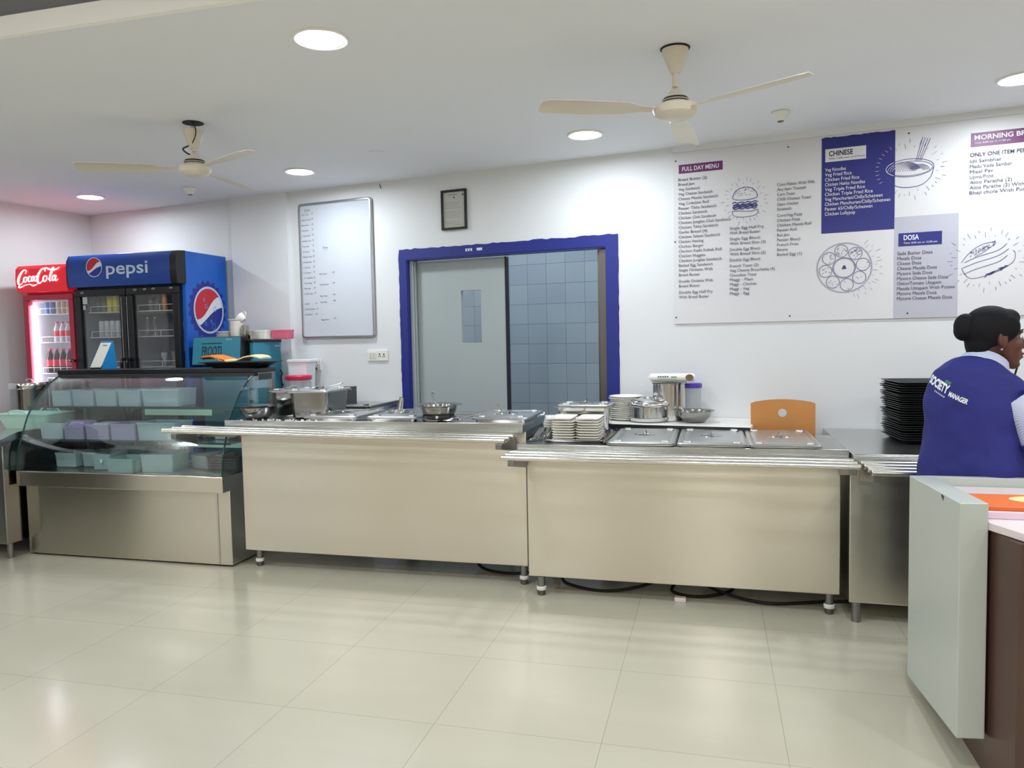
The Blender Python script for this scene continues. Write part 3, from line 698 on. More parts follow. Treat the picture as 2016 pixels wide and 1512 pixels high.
c3 = thing('serving_counter', 'dark reflecting stainless steel counter on the right, mostly behind the desk', 'counter', (1.2, 4.3, 0), 'stainless serving counters')
wy = lambda x: 5.036-.1503*x-.01
b = MB(); b.prism([(.646, 3.872), (1.80, 3.872), (1.80, wy(1.80)), (.646, wy(.646))], .785, .832, 'z'); b.box(.646, 1.8, 3.872, 3.882, .832, .838)
part('worktop', b, 'steel_top', c3, bevel=.003)
b = MB(); b.box(.640, 1.76, 3.932, 4.65, .098, .785); part('front_panel', b, 'steel', c3, bevel=.004)
for x, y in ((.676, 3.955), (1.70, 3.955), (.676, 4.60), (1.70, 4.60)): leg(c3, x, y, .10, .022, False)
rails(c3, .675, 1.78, (3.605, 3.69, 3.775, 3.86), .795, .795)
for x in (.70, 1.2, 1.7): bracket(c3, x, 3.62, 3.93, .78)

# counter at the far left edge, its top corner turned towards the room
t = thing('side_counter', 'stainless steel side counter cut by the left edge, holding a mint basket', 'counter', (-5.0, 4.4, 0))
b = MB(); b.prism([(-5.60, 3.70), (-4.27, 3.72), (-4.29, 3.76), (-4.565, 4.12), (-4.60, 4.93), (-5.60, 4.93)], .805, .852, 'z'); part('worktop', b, 'steel_top', t, bevel=.004)
b = MB(); b.box(-5.55, -4.66, 4.03, 4.9, .10, .805); part('cabinet_body', b, 'steel_dark', t, bevel=.003)
b = MB(); b.box(-4.66, -4.575, 4.0, 4.9, .10, .805); part('corner_post', b, 'chrome_dull', t, bevel=.006)
b = MB(); b.box(-5.54, -4.67, 4.015, 4.03, .12, .79); part('door_panel', b, 'steel_dark', t, bevel=.003)
for x, y in ((-4.60, 4.04), (-5.5, 4.06), (-4.62, 4.85), (-5.5, 4.85)): leg(t, x, y, .10, .019, False)

# cables under the counters
b = MB(); b.tube(crom([(-1.40, 4.50, .13), (-1.42, 4.44, .05), (-1.35, 4.38, .012), (-1.2, 4.33, .01), (-1.07, 4.30, .03), (-.95, 4.36, .05), (-.85, 4.24, .04), (-.80, 4.20, .012), (-.6, 4.13, .008), (-.4, 4.17, .03), (-.25, 4.3, .06)], 8), .009, 8)
single('power_cable', 'thick black cable looping under the two left steel counters', 'cable', b, 'rubber', (-.9, 4.3, 0), 'black cables on the floor under the counters')
b = MB(); b.tube(crom([(-.18, 4.30, .05), (-.22, 4.20, .012), (-.1, 4.13, .01), (.05, 4.2, .012), (.1, 4.3, .02), (-.05, 4.34, .03), (.0, 4.22, .03), (.15, 4.14, .012), (.3, 4.10, .01), (.5, 4.16, .01), (.62, 4.2, .01), (.9, 4.25, .01), (1.0, 4.4, .01)], 8), .009, 8)
single('power_cable', 'coiled black cable under the right half of the middle counter', 'cable', b, 'rubber', (.2, 4.2, 0), 'black cables on the floor under the counters')
b = MB(); b.box(-.20, -.14, 4.05, 4.09, 0, .022); single('paper_scrap', 'small pale scrap lying under the middle counter', 'scrap', b, 'laminate', (-.17, 4.07, 0), bevel=.004)

# ================================================================ curved glass display case
dc = thing('display_case', 'refrigerated display case with curved glass front and steel base', 'display case', (-3.74, 4.4, 0))
X0, X1 = -4.545, -2.946
b = MB(); b.box(X0, X1, 4.135, 4.69, .012, .50); part('base_cabinet', b, 'steel_case', dc, bevel=.006)
b = MB(); b.box(X0+.02, X1-.02, 4.16, 4.67, 0, .012); part('plinth', b, 'black_matt', dc)
b = MB(); b.prism([(4.064, .488), (4.69, .50), (4.69, .588), (4.10, .588), (4.075, .594), (4.064, .590)], X0, X1, 'x'); part('ledge', b, 'steel_case', dc, bevel=.005)
b = MB(); b.box(X1-.10, X1-.088, 4.128, 4.135, .02, .485); part('seam_strip', b, 'chrome', dc)
prof = crom([(4.075, .594), (4.088, .713), (4.132, .835), (4.184, .957), (4.259, 1.060), (4.318, 1.119), (4.389, 1.172), (4.46, 1.212)], 5)
th = .006
b = MB(); inner = [(y+th*.9, z-th*.5) for y, z in prof]
b.prism(prof+inner[::-1], X0+.008, X1-.008, 'x'); part('curved_glass', b, 'glass_case', dc)
for X in (X0, X1-.008):
    b = MB(); b.prism([(y+.002, z) for y, z in prof]+[(4.66, 1.212), (4.66, .594)], X, X+.008, 'x'); sg = part('side_glass', b, 'glass_case', dc)
    b = MB(); b.tube([(X+.004, y, z) for y, z in prof], .0055, 8); part('glass_edge', b, 'glass_edge', sg)
    if X > -4:
        b = MB()
        for s0, s1 in ((24, 27), (30, 34)): b.tube([(X+.004, y-.004, z+.002) for y, z in prof[s0:s1]], .006, 8)
        part('clip', b, 'chrome', sg)
b = MB(); b.box(X0-.01, X1+.005, 4.455, 4.705, 1.222, 1.252); part('top_slab', b, 'black', dc, bevel=.004)
b = MB(); b.prism([(4.445, 1.198), (4.50, 1.198), (4.50, 1.222), (4.452, 1.222)], X0, X1, 'x'); part('top_trim', b, 'black_matt', dc, bevel=.002)
b = MB(); b.box(X1-.03, X1, 4.50, 4.70, 1.168, 1.222); b.box(X0, X0+.03, 4.50, 4.70, 1.168, 1.222); b.box(X0+.03, X1-.03, 4.67, 4.70, 1.19, 1.222); part('top_frame', b, 'steel_dark', dc, bevel=.003)
for X in (X0, X1-.035):
    b = MB(); b.box(X, X+.035, 4.655, 4.70, .588, 1.17); part('rear_post', b, 'steel_dark', dc, bevel=.003)
for (xa, xb) in ((X0+.05, -3.76), (-3.74, X1-.05)):
    b = MB(); b.box(xa, xb, 4.672, 4.678, .60, 1.19); part('sliding_rear_door', b, 'glass_case', dc)
b = MB(); b.box(X0+.01, X1-.01, 4.30, 4.62, .995, 1.003); part('glass_shelf', b, 'shelf_glass', dc)
b = MB(); b.box(X0+.01, X1-.01, 4.18, 4.62, .778, .786); part('glass_shelf', b, 'shelf_glass', dc)
for (xa, yy, z) in ((-3.95, 4.60, .938), (-3.72, 4.58, .716)):
    b = MB(); b.box(xa, -3.40 if z > .8 else X1-.012, yy, yy+.012, z-.021, z+.021); part('pale_glow_strip', b, 'plank', dc, bevel=.002)
for z in (.995, .778):
    b = MB(); b.box(X0+.01, X1-.01, 4.297 if z > .9 else 4.177, 4.301 if z > .9 else 4.181, z-.002, z+.010); part('shelf_front_edge', b, 'glass_edge', dc)
    for X in (X0+.012, X1-.03):
        b = MB(); b.box(X, X+.02, 4.33, 4.36, z-.016, z); part('shelf_clip', b, 'white_plastic', dc, bevel=.003)

def tub(name, label, cat, c, hx, hy, h, m, group=None, fill=None, fh=.4, taper=.93, rz=0, lid=None, **kw):
    x, y, z = c; t = thing(name, label, cat, c, group); r = .014; w = .0025
    b = MB(); b.rr(x, y, [(hx*taper-.004, hy*taper-.004, r, z), (hx*taper, hy*taper, r, z+.004), (hx*.97, hy*.97, r, z+h-.012), (hx, hy, r, z+h-.012), (hx, hy, r, z+h), (hx*.95, hy*.95, r, z+h), (hx*.95, hy*.95, r, z+h-.004), (hx*taper-w, hy*taper-w, r, z+.006)], 4)
    part('tub_body', b, m, t)
    if fill:
        b = MB(); random.seed(int(abs(x)*977+z*31)); zz = z+.007
        hf = h*fh; k = taper*.93
        b.rr(x, y, [(hx*k, hy*k, r, zz), (hx*(k+.03), hy*(k+.03), r, zz+hf*.6), (hx*.6, hy*.6, r, zz+hf)], 4)
        for i in range(5):
            b.obox((x+random.uniform(-.6, .6)*hx*.8, y+random.uniform(-.5, .5)*hy*.8, zz+hf*.75), (.06, .045, .022), (random.uniform(-.5, .5), random.uniform(-.5, .5), random.uniform(0, 3)))
        o = part('contents', b, fill, t); o['kind'] = 'stuff'
    if lid:
        b = MB(); b.rr(x, y, [(hx+.004, hy+.004, r, z+h-.008), (hx+.004, hy+.004, r, z+h+.006), (hx-.008, hy-.008, r, z+h+.009)], 4); part('lid', b, lid, t)
    if rz: t.rotation_euler.z = rz
    return t
g1 = 'frosted plastic tubs on the top shelf of the glass case'
zt = 1.003
tub('storage_tub', 'leftmost frosted tub on the top shelf, pale packet inside', 'tub', (-4.405, 4.42, zt), .082, .10, .108, 'box_clear', g1, 'food_pale', .45)
tub('storage_tub', 'second frosted tub on the top shelf, dark contents', 'tub', (-4.222, 4.42, zt), .092, .10, .112, 'box_clear', g1, 'dark_in', .5)
tub('storage_tub', 'third frosted tub on the top shelf, pale brown contents', 'tub', (-4.030, 4.42, zt), .090, .10, .112, 'box_clear', g1, 'food_brown', .4)
tub('storage_tub', 'fourth frosted tub on the top shelf, lilac contents', 'tub', (-3.840, 4.42, zt), .094, .10, .112, 'box_clear', g1, 'food_lilac', .35)
tub('storage_tub', 'widest frosted tub at the right of the top shelf row', 'tub', (-3.588, 4.42, zt), .152, .10, .118, 'box_clear', g1, 'food_pale', .35)
g2 = 'plastic tubs on the middle shelf of the glass case'; zm = .786
tub('storage_tub', 'leftmost bluish tub on the middle shelf of the glass case', 'tub', (-4.40, 4.32, zm), .098, .10, .112, 'box_clear', g2, 'food_lilac', .7)
tub('storage_tub', 'second middle shelf tub heaped with pink and brown snack packets', 'tub', (-4.215, 4.32, zm), .085, .10, .09, 'box_lilac', g2, 'food_lilac', 1.25)
tub('storage_tub', 'violet tub on the middle shelf with crumpled wrapper on top', 'tub', (-4.022, 4.32, zm), .098, .10, .106, 'box_lilac', g2, 'food_pale', .95)
tub('storage_tub', 'dull pink tub on the middle shelf, left of the rightmost one', 'tub', (-3.815, 4.32, zm), .105, .10, .112, 'box_lilac', g2, 'food_brown', .6)
tub('storage_tub', 'rightmost middle shelf tub with white printed packets', 'tub', (-3.552, 4.32, zm), .152, .10, .122, 'box_clear', g2, 'food_pale', .45)
g3 = 'plastic tubs on the floor of the glass case'; zb = .588
tub('storage_tub', 'leftmost tub on the floor of the glass case', 'tub', (-4.325, 4.34, zb), .088, .09, .10, 'box_clear', g3, 'food_pale', .3)
tub('storage_tub', 'green tinted tub second from left on the case floor', 'tub', (-4.14, 4.38, zb), .085, .09, .10, 'box_clear', g3, 'green_print', .3)
tub('storage_tub', 'grey tub with small white sticker on the case floor', 'tub', (-3.965, 4.28, zb), .075, .09, .108, 'box_clear', g3, 'dark_in', .4)
tub('storage_tub', 'pale aqua tub on the case floor with a green bag inside', 'tub', (-3.735, 4.19, zb), .105, .10, .096, 'box_clear', g3, 'food_green', .35)
tub('storage_tub', 'wide tilted tub on the case floor with a lime packet inside', 'tub', (-3.505, 4.25, zb), .118, .105, .122, 'box_clear', g3, 'food_green', .4, rz=.12)
for o in bpy.data.objects:
    if o.get('label', '').startswith('grey tub with small'):
        b = MB(); b.box(-3.968, -3.95, 4.186, 4.189, zb+.05, zb+.075); part('sticker', b, 'white_plastic', o)
tub('storage_tub', 'low tub standing behind the sticker tub at the back of the case floor', 'tub', (-3.95, 4.52, zb), .13, .09, .13, 'box_clear', g3, 'food_pale', .3)
tub('storage_tub', 'grey tub with maroon base at the right of the case floor', 'tub', (-3.28, 4.44, zb), .085, .12, .09, 'clear_pl', g3, 'maroon', .35, rz=-.3)
# black perforated basket
t = thing('plastic_basket', 'black perforated plastic basket in the right corner of the glass case', 'basket', (-3.10, 4.42, zb))
b = MB(); x, y, z = -3.10, 4.42, zb
b.rr(x, y, [(.105, .12, .02, z), (.12, .135, .02, z+.09), (.126, .141, .02, z+.09), (.126, .141, .02, z+.098), (.114, .13, .02, z+.098), (.10, .115, .02, z+.006)], 4); part('basket_body', b, 'black', t)
b = MB()
for r in range(4):
    for i in range(11): b.box(x-.09+i*.0175, x-.083+i*.0175, y-.137+.006*(3-r)*.6-.002, y-.128, z+.018+r*.018, z+.024+r*.018)
part('perforation', b, 'steel_dark', t)
b = MB(); b.lathe([(.05, 0), (.085, .006), (.087, .009), (.05, .004)], (-3.42, 4.47, zb), 28); b.lathe([(.05, .010), (.085, .016), (.087, .019), (.05, .014)], (-3.42, 4.47, zb), 28); b.lathe([(.05, .020), (.085, .028), (.087, .030), (.002, .024)], (-3.42, 4.47, zb), 28)
single('plate_pile', 'small pile of white plates in the glass case left of the black basket', 'plates', b, 'ceramic', (-3.42, 4.47, zb))
b = MB(); b.box(-3.50, -3.30, 4.13, 4.30, zb, zb+.004); single('plastic_sheet', 'flat clear plastic sheet lying on the case floor', 'sheet', b, 'clear_pl', (-3.4, 4.2, zb), rz=0)
b = MB(); x, y, z = -3.31, 4.42, zm; b.lathe([(.022, 0), (.026, .004), (.03, .085), (.031, .086), (.024, .006)], (x, y, z), 24); single('water_glass', 'clear drinking glass on the middle shelf of the glass case', 'glass', b, 'bottle_clear', (x, y, z))
tub('storage_tub', 'small pale green tub at the right end of the middle shelf', 'tub', (-3.14, 4.42, zm), .06, .08, .06, 'clear_pl', g2, 'food_pale', .4)
tub('storage_tub', 'small red tub at the far right end of the middle shelf', 'tub', (-2.99, 4.42, zm), .03, .07, .055, 'label_red', g2)

# things on top of the case
t = thing('serving_tray', 'black tray on top of the glass case holding folded cloths', 'tray', (-3.13, 4.58, 1.252))
x, y, z = -3.13, 4.58, 1.252
b = MB(); b.rr(x, y, [(.16, .095, .03, z), (.225, .12, .03, z+.034), (.262, .13, .03, z+.038), (.262, .13, .03, z+.042), (.22, .114, .03, z+.040), (.155, .09, .03, z+.006)], 5); part('tray_body', b, 'tray_black', t)
def cloth(name, label, pts, m, m2):
    b = MB(); w = .10; rings = []
    for (x, z, ty) in pts: rings.append([(x, y-w+ty, z), (x, y-w*.3, z+.006), (x, y+w*.5, z+.004), (x, y+w*.5, z-.006), (x, y-w*.3, z-.006), (x, y-w+ty, z-.008)])
    b.m = 0; b.loft(rings); n = len(b.f)
    return single(name, label, 'cloth', b, m, (x, y, 1.29), 'folded cloths on the black tray', smooth=60)
cloth('folded_cloth', 'orange folded cloth at the left side of the black tray', [(-3.375, 1.318, .02), (-3.365, 1.334, 0), (-3.30, 1.338, 0), (-3.24, 1.322, 0), (-3.19, 1.308, 0)], 'orange_fold', None)
cloth('folded_cloth', 'pale cream folded cloth at the right side of the black tray', [(-3.24, 1.316, 0), (-3.17, 1.303, 0), (-3.10, 1.308, 0), (-3.04, 1.330, 0), (-2.99, 1.336, 0), (-2.95, 1.330, 0), (-2.925, 1.318, .02)], 'cream_fold', None)
t = thing('payment_stand', 'blue tilted payment stand with a blank white face on the glass case', 'stand', (-4.27, 4.58, 1.252))
b = MB(); vx = Vector((1, 0, 0)).normalized()
u0 = Vector((-4.345, 4.53, 1.255)); eu = Vector((.105, -.0, .0)); ev = Vector((.070, .05, .200)); en = eu.cross(ev).normalized()
def pl(b, a0, a1, c0, c1, d0, d1):
    vs = [u0+eu*a+ev*c-en*d*-1 for d in (d0, d1) for c in (c0, c1) for a in (a0, a1)]
    b.add(vs, [(0, 2, 3, 1), (4, 5, 7, 6), (0, 1, 5, 4), (1, 3, 7, 5), (3, 2, 6, 7), (2, 0, 4, 6)])
pl(b, 0, 1, 0, 1, -.008, 0); part('stand_panel', b, 'black', t, None, bevel=.004)
b = MB(); pl(b, .01, 1.0, .12, 1.0, .0, .002); part('cyan_border', b, 'qr_blue', t, None)
b = MB(); pl(b, .06, .93, .05, .93, .002, .004); fc = part('white_face', b, 'white_plastic', t, None)
b = MB(); pl(b, .33, .68, .82, .845, .0042, .0046); part('heading_print', b, 'ink_black', fc, None)
b = MB(); b.add([u0+eu*1.0+Vector((0, .0, 0)), u0+eu*1.0+ev, u0+eu*1.0+Vector((.045, .10, 0)), u0+eu*.2+ev*.98, u0+eu*.2+Vector((.045, .10, 0))], [(0, 1, 2), (1, 3, 4, 2)]); part('back_leg', b, 'qr_blue', t, None)

# ================================================================ drinks coolers
def globe(mk, cx, cz, r, P, rot=0, n=40, off=0.0):
    """striped round emblem: mk(list of (material, polys))"""
    out = []
    up = lambda x: .10+.34*x+.20*math.sin(x*2.6)
    lo = lambda x: -.30+.30*x+.10*math.sin(x*2.4+.4)
    def strip(f, g):
        top = []; bot = []
        for i in range(n+1):
            x = -1+2*i/n; c = math.sqrt(max(0, 1-x*x)); a, d = max(-c, min(c, f(x))), max(-c, min(c, g(x))); top.append((x, a)); bot.append((x, d))
        return top, bot
    ca, sa = math.cos(rot), math.sin(rot)
    Q = lambda x, z: P(cx+r*(x*ca-z*sa), cz+r*(x*sa+z*ca))
    for m, f, g in (('logo_red', lambda x: 2, up), ('logo_white', up, lo), ('navy', lo, lambda x: -2)):
        top, bot = strip(f, g); b = MB(); N = len(top)
        b.add([Q(*p) for p in top]+[Q(*p) for p in bot], [(i, i+1, N+i+1, N+i) for i in range(N-1)]); out.append((m, b))
    b = MB(); b.ribbon([(cx+r*1.05*math.cos(2*pi*i/48), cz+r*1.05*math.sin(2*pi*i/48)) for i in range(48)], r*.10, P, True); out.append(('logo_paleblue', b))
    return out
def shell(x0, x1, y0, y1, z0, z1, w, parent, mside, mleft):
    b = MB(); b.box(x1-w, x1, y0, y1, z0, z1); sd = part('side_wall', b, mside, parent, None, bevel=.004)
    b = MB(); b.box(x0, x0+w, y0, y1, z0, z1); part('side_wall', b, mleft, parent, None, bevel=.004)
    b = MB(); b.box(x0+w, x1-w, y1-w, y1, z0, z1); part('back_wall', b, 'black', parent, None)
    return sd
YF = 5.04
pc = thing('drinks_cooler', 'tall black two-door drinks cooler with a blue lettered sign and blue side', 'refrigerator', (-4.44, 5.3, 0), 'glass fronted drinks coolers')
x0, x1 = -4.945, -3.93
sd = shell(x0, x1, YF+.04, 5.60, .06, 2.14, .035, pc, 'pepsi_side', 'black')
b = MB(); b.box(x0+.035, x1-.035, YF+.045, 5.56, 1.835, 2.14); b.box(x0+.035, x1-.035, YF+.06, 5.56, .06, .42); part('machine_housing', b, 'black', pc, None)
b = MB(); b.box(x0+.035, x0+.045, YF+.06, 5.56, .42, 1.835); b.box(x1-.045, x1-.035, YF+.06, 5.56, .42, 1.835); b.box(x0+.045, x1-.045, 5.53, 5.56, .42, 1.835); b.box(x0+.045, x1-.045, YF+.06, 5.56, 1.825, 1.835); b.box(x0+.045, x1-.045, YF+.06, 5.53, .42, .43)
part('liner', b, 'cooler_grey', pc, None)
b = MB()
for x, y in ((x0+.06, YF+.1), (x1-.06, YF+.1), (x0+.06, 5.54), (x1-.06, 5.54)): b.cyl((x, y, 0), (x, y, .06), .02, 12)
part('foot', b, 'rubber', pc)
# sign with slightly bowed front
b = MB(); pr = [(YF+.05, 1.885), (4.995, 1.885), (4.985, 1.91), (4.980, 2.0), (4.985, 2.09), (5.01, 2.135), (YF+.05, 2.142)]
b.prism(pr, x0, x1-.06, 'x'); sg = part('sign_panel', b, 'pepsi_blue', pc, 30, bevel=.002)
b = MB(); b.prism(pr, x1-.06, x1, 'x'); part('sign_end_cap', b, 'black', pc, 30, bevel=.002)
b = MB(); b.prism([(y-.003, z) for y, z in pr], x0-.003, x0+.004, 'x'); part('sign_end_cap', b, 'black', pc, 30, bevel=.002)
Ps = W(4.9785)
for m, mb in globe(None, -4.678, 2.035, .070, W(4.977), .05): part('emblem', mb, m, sg, None)
b = MB(); text(b, 'pepsi', -4.568, 1.975, .10, Ps, .385, .012); part('lettering', b, 'logo_paleblue', sg, None)
def cdoor(parent, xa, xb, za, zb_, m, fw, hx, mg='glass_door'):
    t = MB(); y0, y1 = YF-.005, YF+.04
    t.box(xa, xb, y0, y1, zb_-fw, zb_); t.box(xa, xb, y0, y1, za, za+fw*1.4); t.box(xa, xa+fw, y0, y1, za+fw*1.4, zb_-fw); t.box(xb-fw, xb, y0, y1, za+fw*1.4, zb_-fw)
    d = part('door', t, m, parent, None, bevel=.006)
    t = MB(); t.box(xa+fw, xb-fw, y0+.018, y0+.024, za+fw*1.4, zb_-fw); part('glass_pane', t, mg, d, None)
    return d
d1 = cdoor(pc, x0+.002, -4.455, .40, 1.872, 'black', .058, 0); d2 = cdoor(pc, -4.447, x1-.035, .40, 1.872, 'black', .058, 0)
for (d, xx, s) in ((d1, -4.475, 1), (d2, -4.425, 1)):
    b = MB(); b.tube(crom([(xx, YF-.005, 1.31), (xx, YF-.05, 1.30), (xx, YF-.055, 1.2), (xx, YF-.055, .98), (xx, YF-.05, .90), (xx, YF-.005, .89)], 4), .012, 10); part('handle', b, 'black', d)
    b = MB(); b.box(xx-.018, xx-.013, YF-.008, YF-.004, .9, 1.80); part('edge_strip', b, 'alu', d, None)
b = MB(); b.box(-3.975, -3.971, YF-.004, YF+.0, 1.3, 1.80); part('edge_strip', b, 'alu', d2, None)
b = MB()
for x, z in ((-4.86, 1.845), (-4.36, 1.852), (-4.27, 1.853), (-4.19, 1.855), (-4.03, 1.857)): b.lathe([(.018, 0), (.010, .002)], (0, 0, 0), 12); b.v[-24:] = [(x+p[0], YF-.006-p[2], z+p[1]*.55) for p in b.v[-24:]]
part('scuff_mark', b, 'steel_dark', pc)
b = MB(); b.box(-4.873, -4.828, YF+.010, YF+.012, 1.755, 1.81); b.box(-4.872, -4.848, YF+.010, YF+.012, 1.71, 1.745); part('sticker', b, 'silver_can', d1, None)
def wshelf(parent, xa, xb, z, y0=5.12, y1=5.50):
    b = MB(); b.cyl((xa, y0, z), (xb, y0, z), .004, 8); b.cyl((xa+.02, y0, z+.048), (xb, y0, z+.048), .0028, 8)
    for x in (xa+.02, (xa+xb)/2, xb-.01): b.cyl((x, y0, z), (x, y0, z+.048), .0028, 6)
    n = int((xb-xa)/.03)
    for i in range(n+1): b.cyl((xa+i*(xb-xa)/n, y0, z), (xa+i*(xb-xa)/n, y1, z), .0022, 5)
    b.cyl((xa, y1, z), (xb, y1, z), .004, 8)
    return part('wire_shelf', b, 'wire', parent)
SZ = (1.688, 1.487, 1.243, 1.0, .75)
for z in SZ:
    wshelf(pc, -4.885, -4.47, z); wshelf(pc, -4.43, -3.985, z)
# side artwork: bottle cap
Px = lambda u, v: (x1+.0012, u, v); Px2 = lambda u, v: (x1+.0022, u, v); cu, cv = 5.335, 1.69
b = MB(); N = 42
rim = [(cu+(.226+.013*math.cos(21*2*pi*i/(N*6)*1.0))*math.cos(2*pi*i/(N*6)), cv+(.226+.013*math.cos(21*2*pi*i/(N*6)))*math.sin(2*pi*i/(N*6))) for i in range(N*6)]
halo = [(cu-.01+.262*math.cos(2*pi*i/64), cv-.01+.262*math.sin(2*pi*i/64)) for i in range(64)]

b = MB(); b.poly(rim, Px); part('cap_print', b, 'navy', sd, None)
b = MB(); b.poly(ell(cu+.012, cv, .172, .186, 48), Px2); part('cap_disc', b, 'navy', sd, None)
for m, mb in globe(None, cu+.012, cv, .172, lambda u, v: (x1+.003, u, v), .12): part('emblem', mb, m, sd, None)
b = MB()
for (u, v, r) in ((5.29, 1.77, .011), (5.31, 1.72, .014), (5.42, 1.70, .017), (5.30, 1.58, .012), (5.40, 1.56, .02), (5.37, 1.60, .010)): b.ribbon(ell(u, v, r, r*1.2, 14), .005, lambda u, v: (x1+.004, u, v))
part('droplet_print', b, 'azure', sd, None)

# red single-door cooler
cc = thing('drinks_cooler', 'red single-door drinks cooler, brightly lit inside, in the room corner', 'refrigerator', (-5.2, 5.3, 0), 'glass fronted drinks coolers')
x0, x1 = -5.455, -4.955
shell(x0, x1, YF+.04, 5.60, .06, 2.08, .03, cc, 'coke_frame', 'coke_frame')
b = MB(); b.box(x0+.03, x1-.03, YF+.045, 5.56, 1.80, 2.08); b.box(x0+.03, x1-.03, YF+.06, 5.56, .06, .42); part('machine_housing', b, 'coke_frame', cc, None)
b = MB(); b.box(x0+.03, x0+.04, YF+.06, 5.56, .42, 1.80); b.box(x1-.04, x1-.03, YF+.06, 5.56, .42, 1.80); b.box(x0+.04, x1-.04, 5.53, 5.56, .42, 1.80); b.box(x0+.04, x1-.04, YF+.06, 5.56, 1.79, 1.80); b.box(x0+.04, x1-.04, YF+.06, 5.53, .42, .43)
part('liner', b, 'cooler_white', cc, None)
b = MB()
for x, y in ((x0+.05, YF+.1), (x1-.05, YF+.1), (x0+.05, 5.54), (x1-.05, 5.54)): b.cyl((x, y, 0), (x, y, .06), .02, 12)
part('foot', b, 'rubber', cc)
pr = [(YF+.05, 1.862), (5.0, 1.862), (4.985, 1.885), (4.978, 1.97), (4.985, 2.05), (5.01, 2.078), (YF+.05, 2.085)]
b = MB(); b.prism(pr, x0, x1, 'x'); sg = part('sign_panel', b, 'coke_red', cc, 30, bevel=.004)
d = cdoor(cc, x0+.002, x1-.002, .40, 1.845, 'coke_frame', .045, 0)
b = MB(); b.box(x0+.052, x0+.066, YF+.03, YF+.055, .50, 1.76); part('light_strip', b, 'strip', cc, None)
b = MB(); b.tube([(x1-.02, YF-.005, 1.315), (x1-.015, YF-.05, 1.31), (x1+.0, YF-.055, 1.30)], .008, 8); b.obox((x1-.004, YF-.03, 1.305), (.03, .03, .02), (0, 0, .3)); part('lock', b, 'chrome', d)
for z in (1.688, 1.455, 1.20, .95): wshelf(cc, -5.39, -5.00, z)
# script lettering on the red sign, drawn as strokes in a 330 x 150 box
def S(pts, w, k=6):
    q = crom(pts, k); n = len(q); ww = []
    if isinstance(w, (list, tuple)):
        for i in range(n):
            f = i/(n-1)*(len(w)-1); j = min(int(f), len(w)-2); ww.append(w[j]*(1-(f-j))+w[j+1]*(f-j))
    else: ww = [w]*n
    return q, ww
ST_ = [S([(62, 42), (72, 20), (60, 10), (38, 24), (14, 62), (4, 100), (10, 122), (28, 118), (46, 96)], [4, 6, 6, 10, 15, 14, 9, 5, 3]),
  S([(12, 128), (6, 142), (20, 144), (60, 128), (92, 124), (116, 134), (132, 132), (152, 122)], [3, 8, 8, 5, 5, 9, 7, 2]),
  S([(64, 66), (50, 76), (48, 98), (60, 104), (72, 88), (72, 68), (64, 66), (80, 70)], [9, 10, 10, 7, 8, 6, 3, 3]),
  S([(104, 66), (94, 62), (84, 78), (84, 96), (94, 102), (108, 88)], [6, 7, 9, 10, 6, 3]),
  S([(128, 64), (116, 66), (108, 84), (112, 100), (122, 92), (132, 64), (130, 92), (138, 100), (150, 84)], [7, 9, 10, 7, 5, 8, 9, 6, 3]),
  S([(140, 66), (152, 62)], 7),
  S([(214, 30), (216, 12), (200, 6), (180, 22), (160, 58), (154, 96), (164, 118), (182, 110), (200, 84)], [4, 7, 7, 10, 14, 14, 9, 5, 3]),
  S([(212, 62), (200, 74), (198, 98), (210, 106), (224, 90), (224, 68), (212, 62), (232, 66)], [8, 9, 9, 7, 8, 6, 3, 3]),
  S([(236, 94), (250, 70), (272, 30), (284, 6), (276, 2), (262, 26), (250, 70), (246, 98), (256, 102), (266, 90)], [3, 4, 5, 6, 6, 8, 10, 9, 6, 3]),
  S([(200, 14), (222, 2), (250, 14), (280, 20), (310, 12), (326, 0)], [3, 9, 11, 10, 7, 3]),
  S([(288, 62), (276, 66), (268, 84), (272, 102), (284, 94), (294, 62), (290, 96), (298, 104), (312, 90)], [7, 9, 10, 7, 5, 8, 9, 6, 3])]
b = MB(); zmap = lambda px, pz: (-5.425+px*.425/330, 4.9735, 2.052-pz*.150/146)
for q, ww in ST_: b.ribbon(q, [w_*1.25+.8 for w_ in ww], zmap)
part('lettering', b, 'lit_white', sg, None)

# drinks inside
def bottle(h, r, body, cap, lab=None):
    t = thing('drink_bottle', None, 'bottle', (0, 0, -50))
    z = -50; b = MB(); b.lathe([(r*.9, z), (r, z+.006), (r, z+h*.62), (r*.85, z+h*.70), (r*.42, z+h*.88), (r*.40, z+h*.93)], (0, 0, 0), 16); part('bottle_body', b, body, t)
    b = MB(); b.lathe([(r*.46, z+h*.92), (r*.46, z+h), (r*.4, z+h)], (0, 0, 0), 14); part('cap', b, cap, t)
    if lab: b = MB(); b.lathe([(r+.001, z+h*.28), (r+.001, z+h*.55)], (0, 0, 0), 16, False, False); part('wrap_label', b, lab, t)
    return t
def can(h, r, m, m2=None):
    t = thing('drink_can', None, 'can', (0, 0, -50)); z = -50
    b = MB(); b.lathe([(r*.8, z), (r, z+.008), (r, z+h-.012), (r*.84, z+h)], (0, 0, 0), 16, True, False); part('can_body', b, m, t)
    b = MB(); b.lathe([(r*.84, z+h), (r*.78, z+h-.003), (.002, z+h-.004)], (0, 0, 0), 16, False, True); part('can_lid', b, 'chrome', t)
    return t
def place(proto, spots, group):
    for i, (x, y, z, lab) in enumerate(spots):
        if i == 0:
            o = proto; o.location = (x, y, z); o['label'] = lab; o['group'] = group
        else: dup(o0, (x, y, z), lab, group=group)
        if i == 0: o0 = o
gp = 'drinks in the black two-door cooler'; gc = 'drinks in the red cooler'
z = SZ[0]+.004
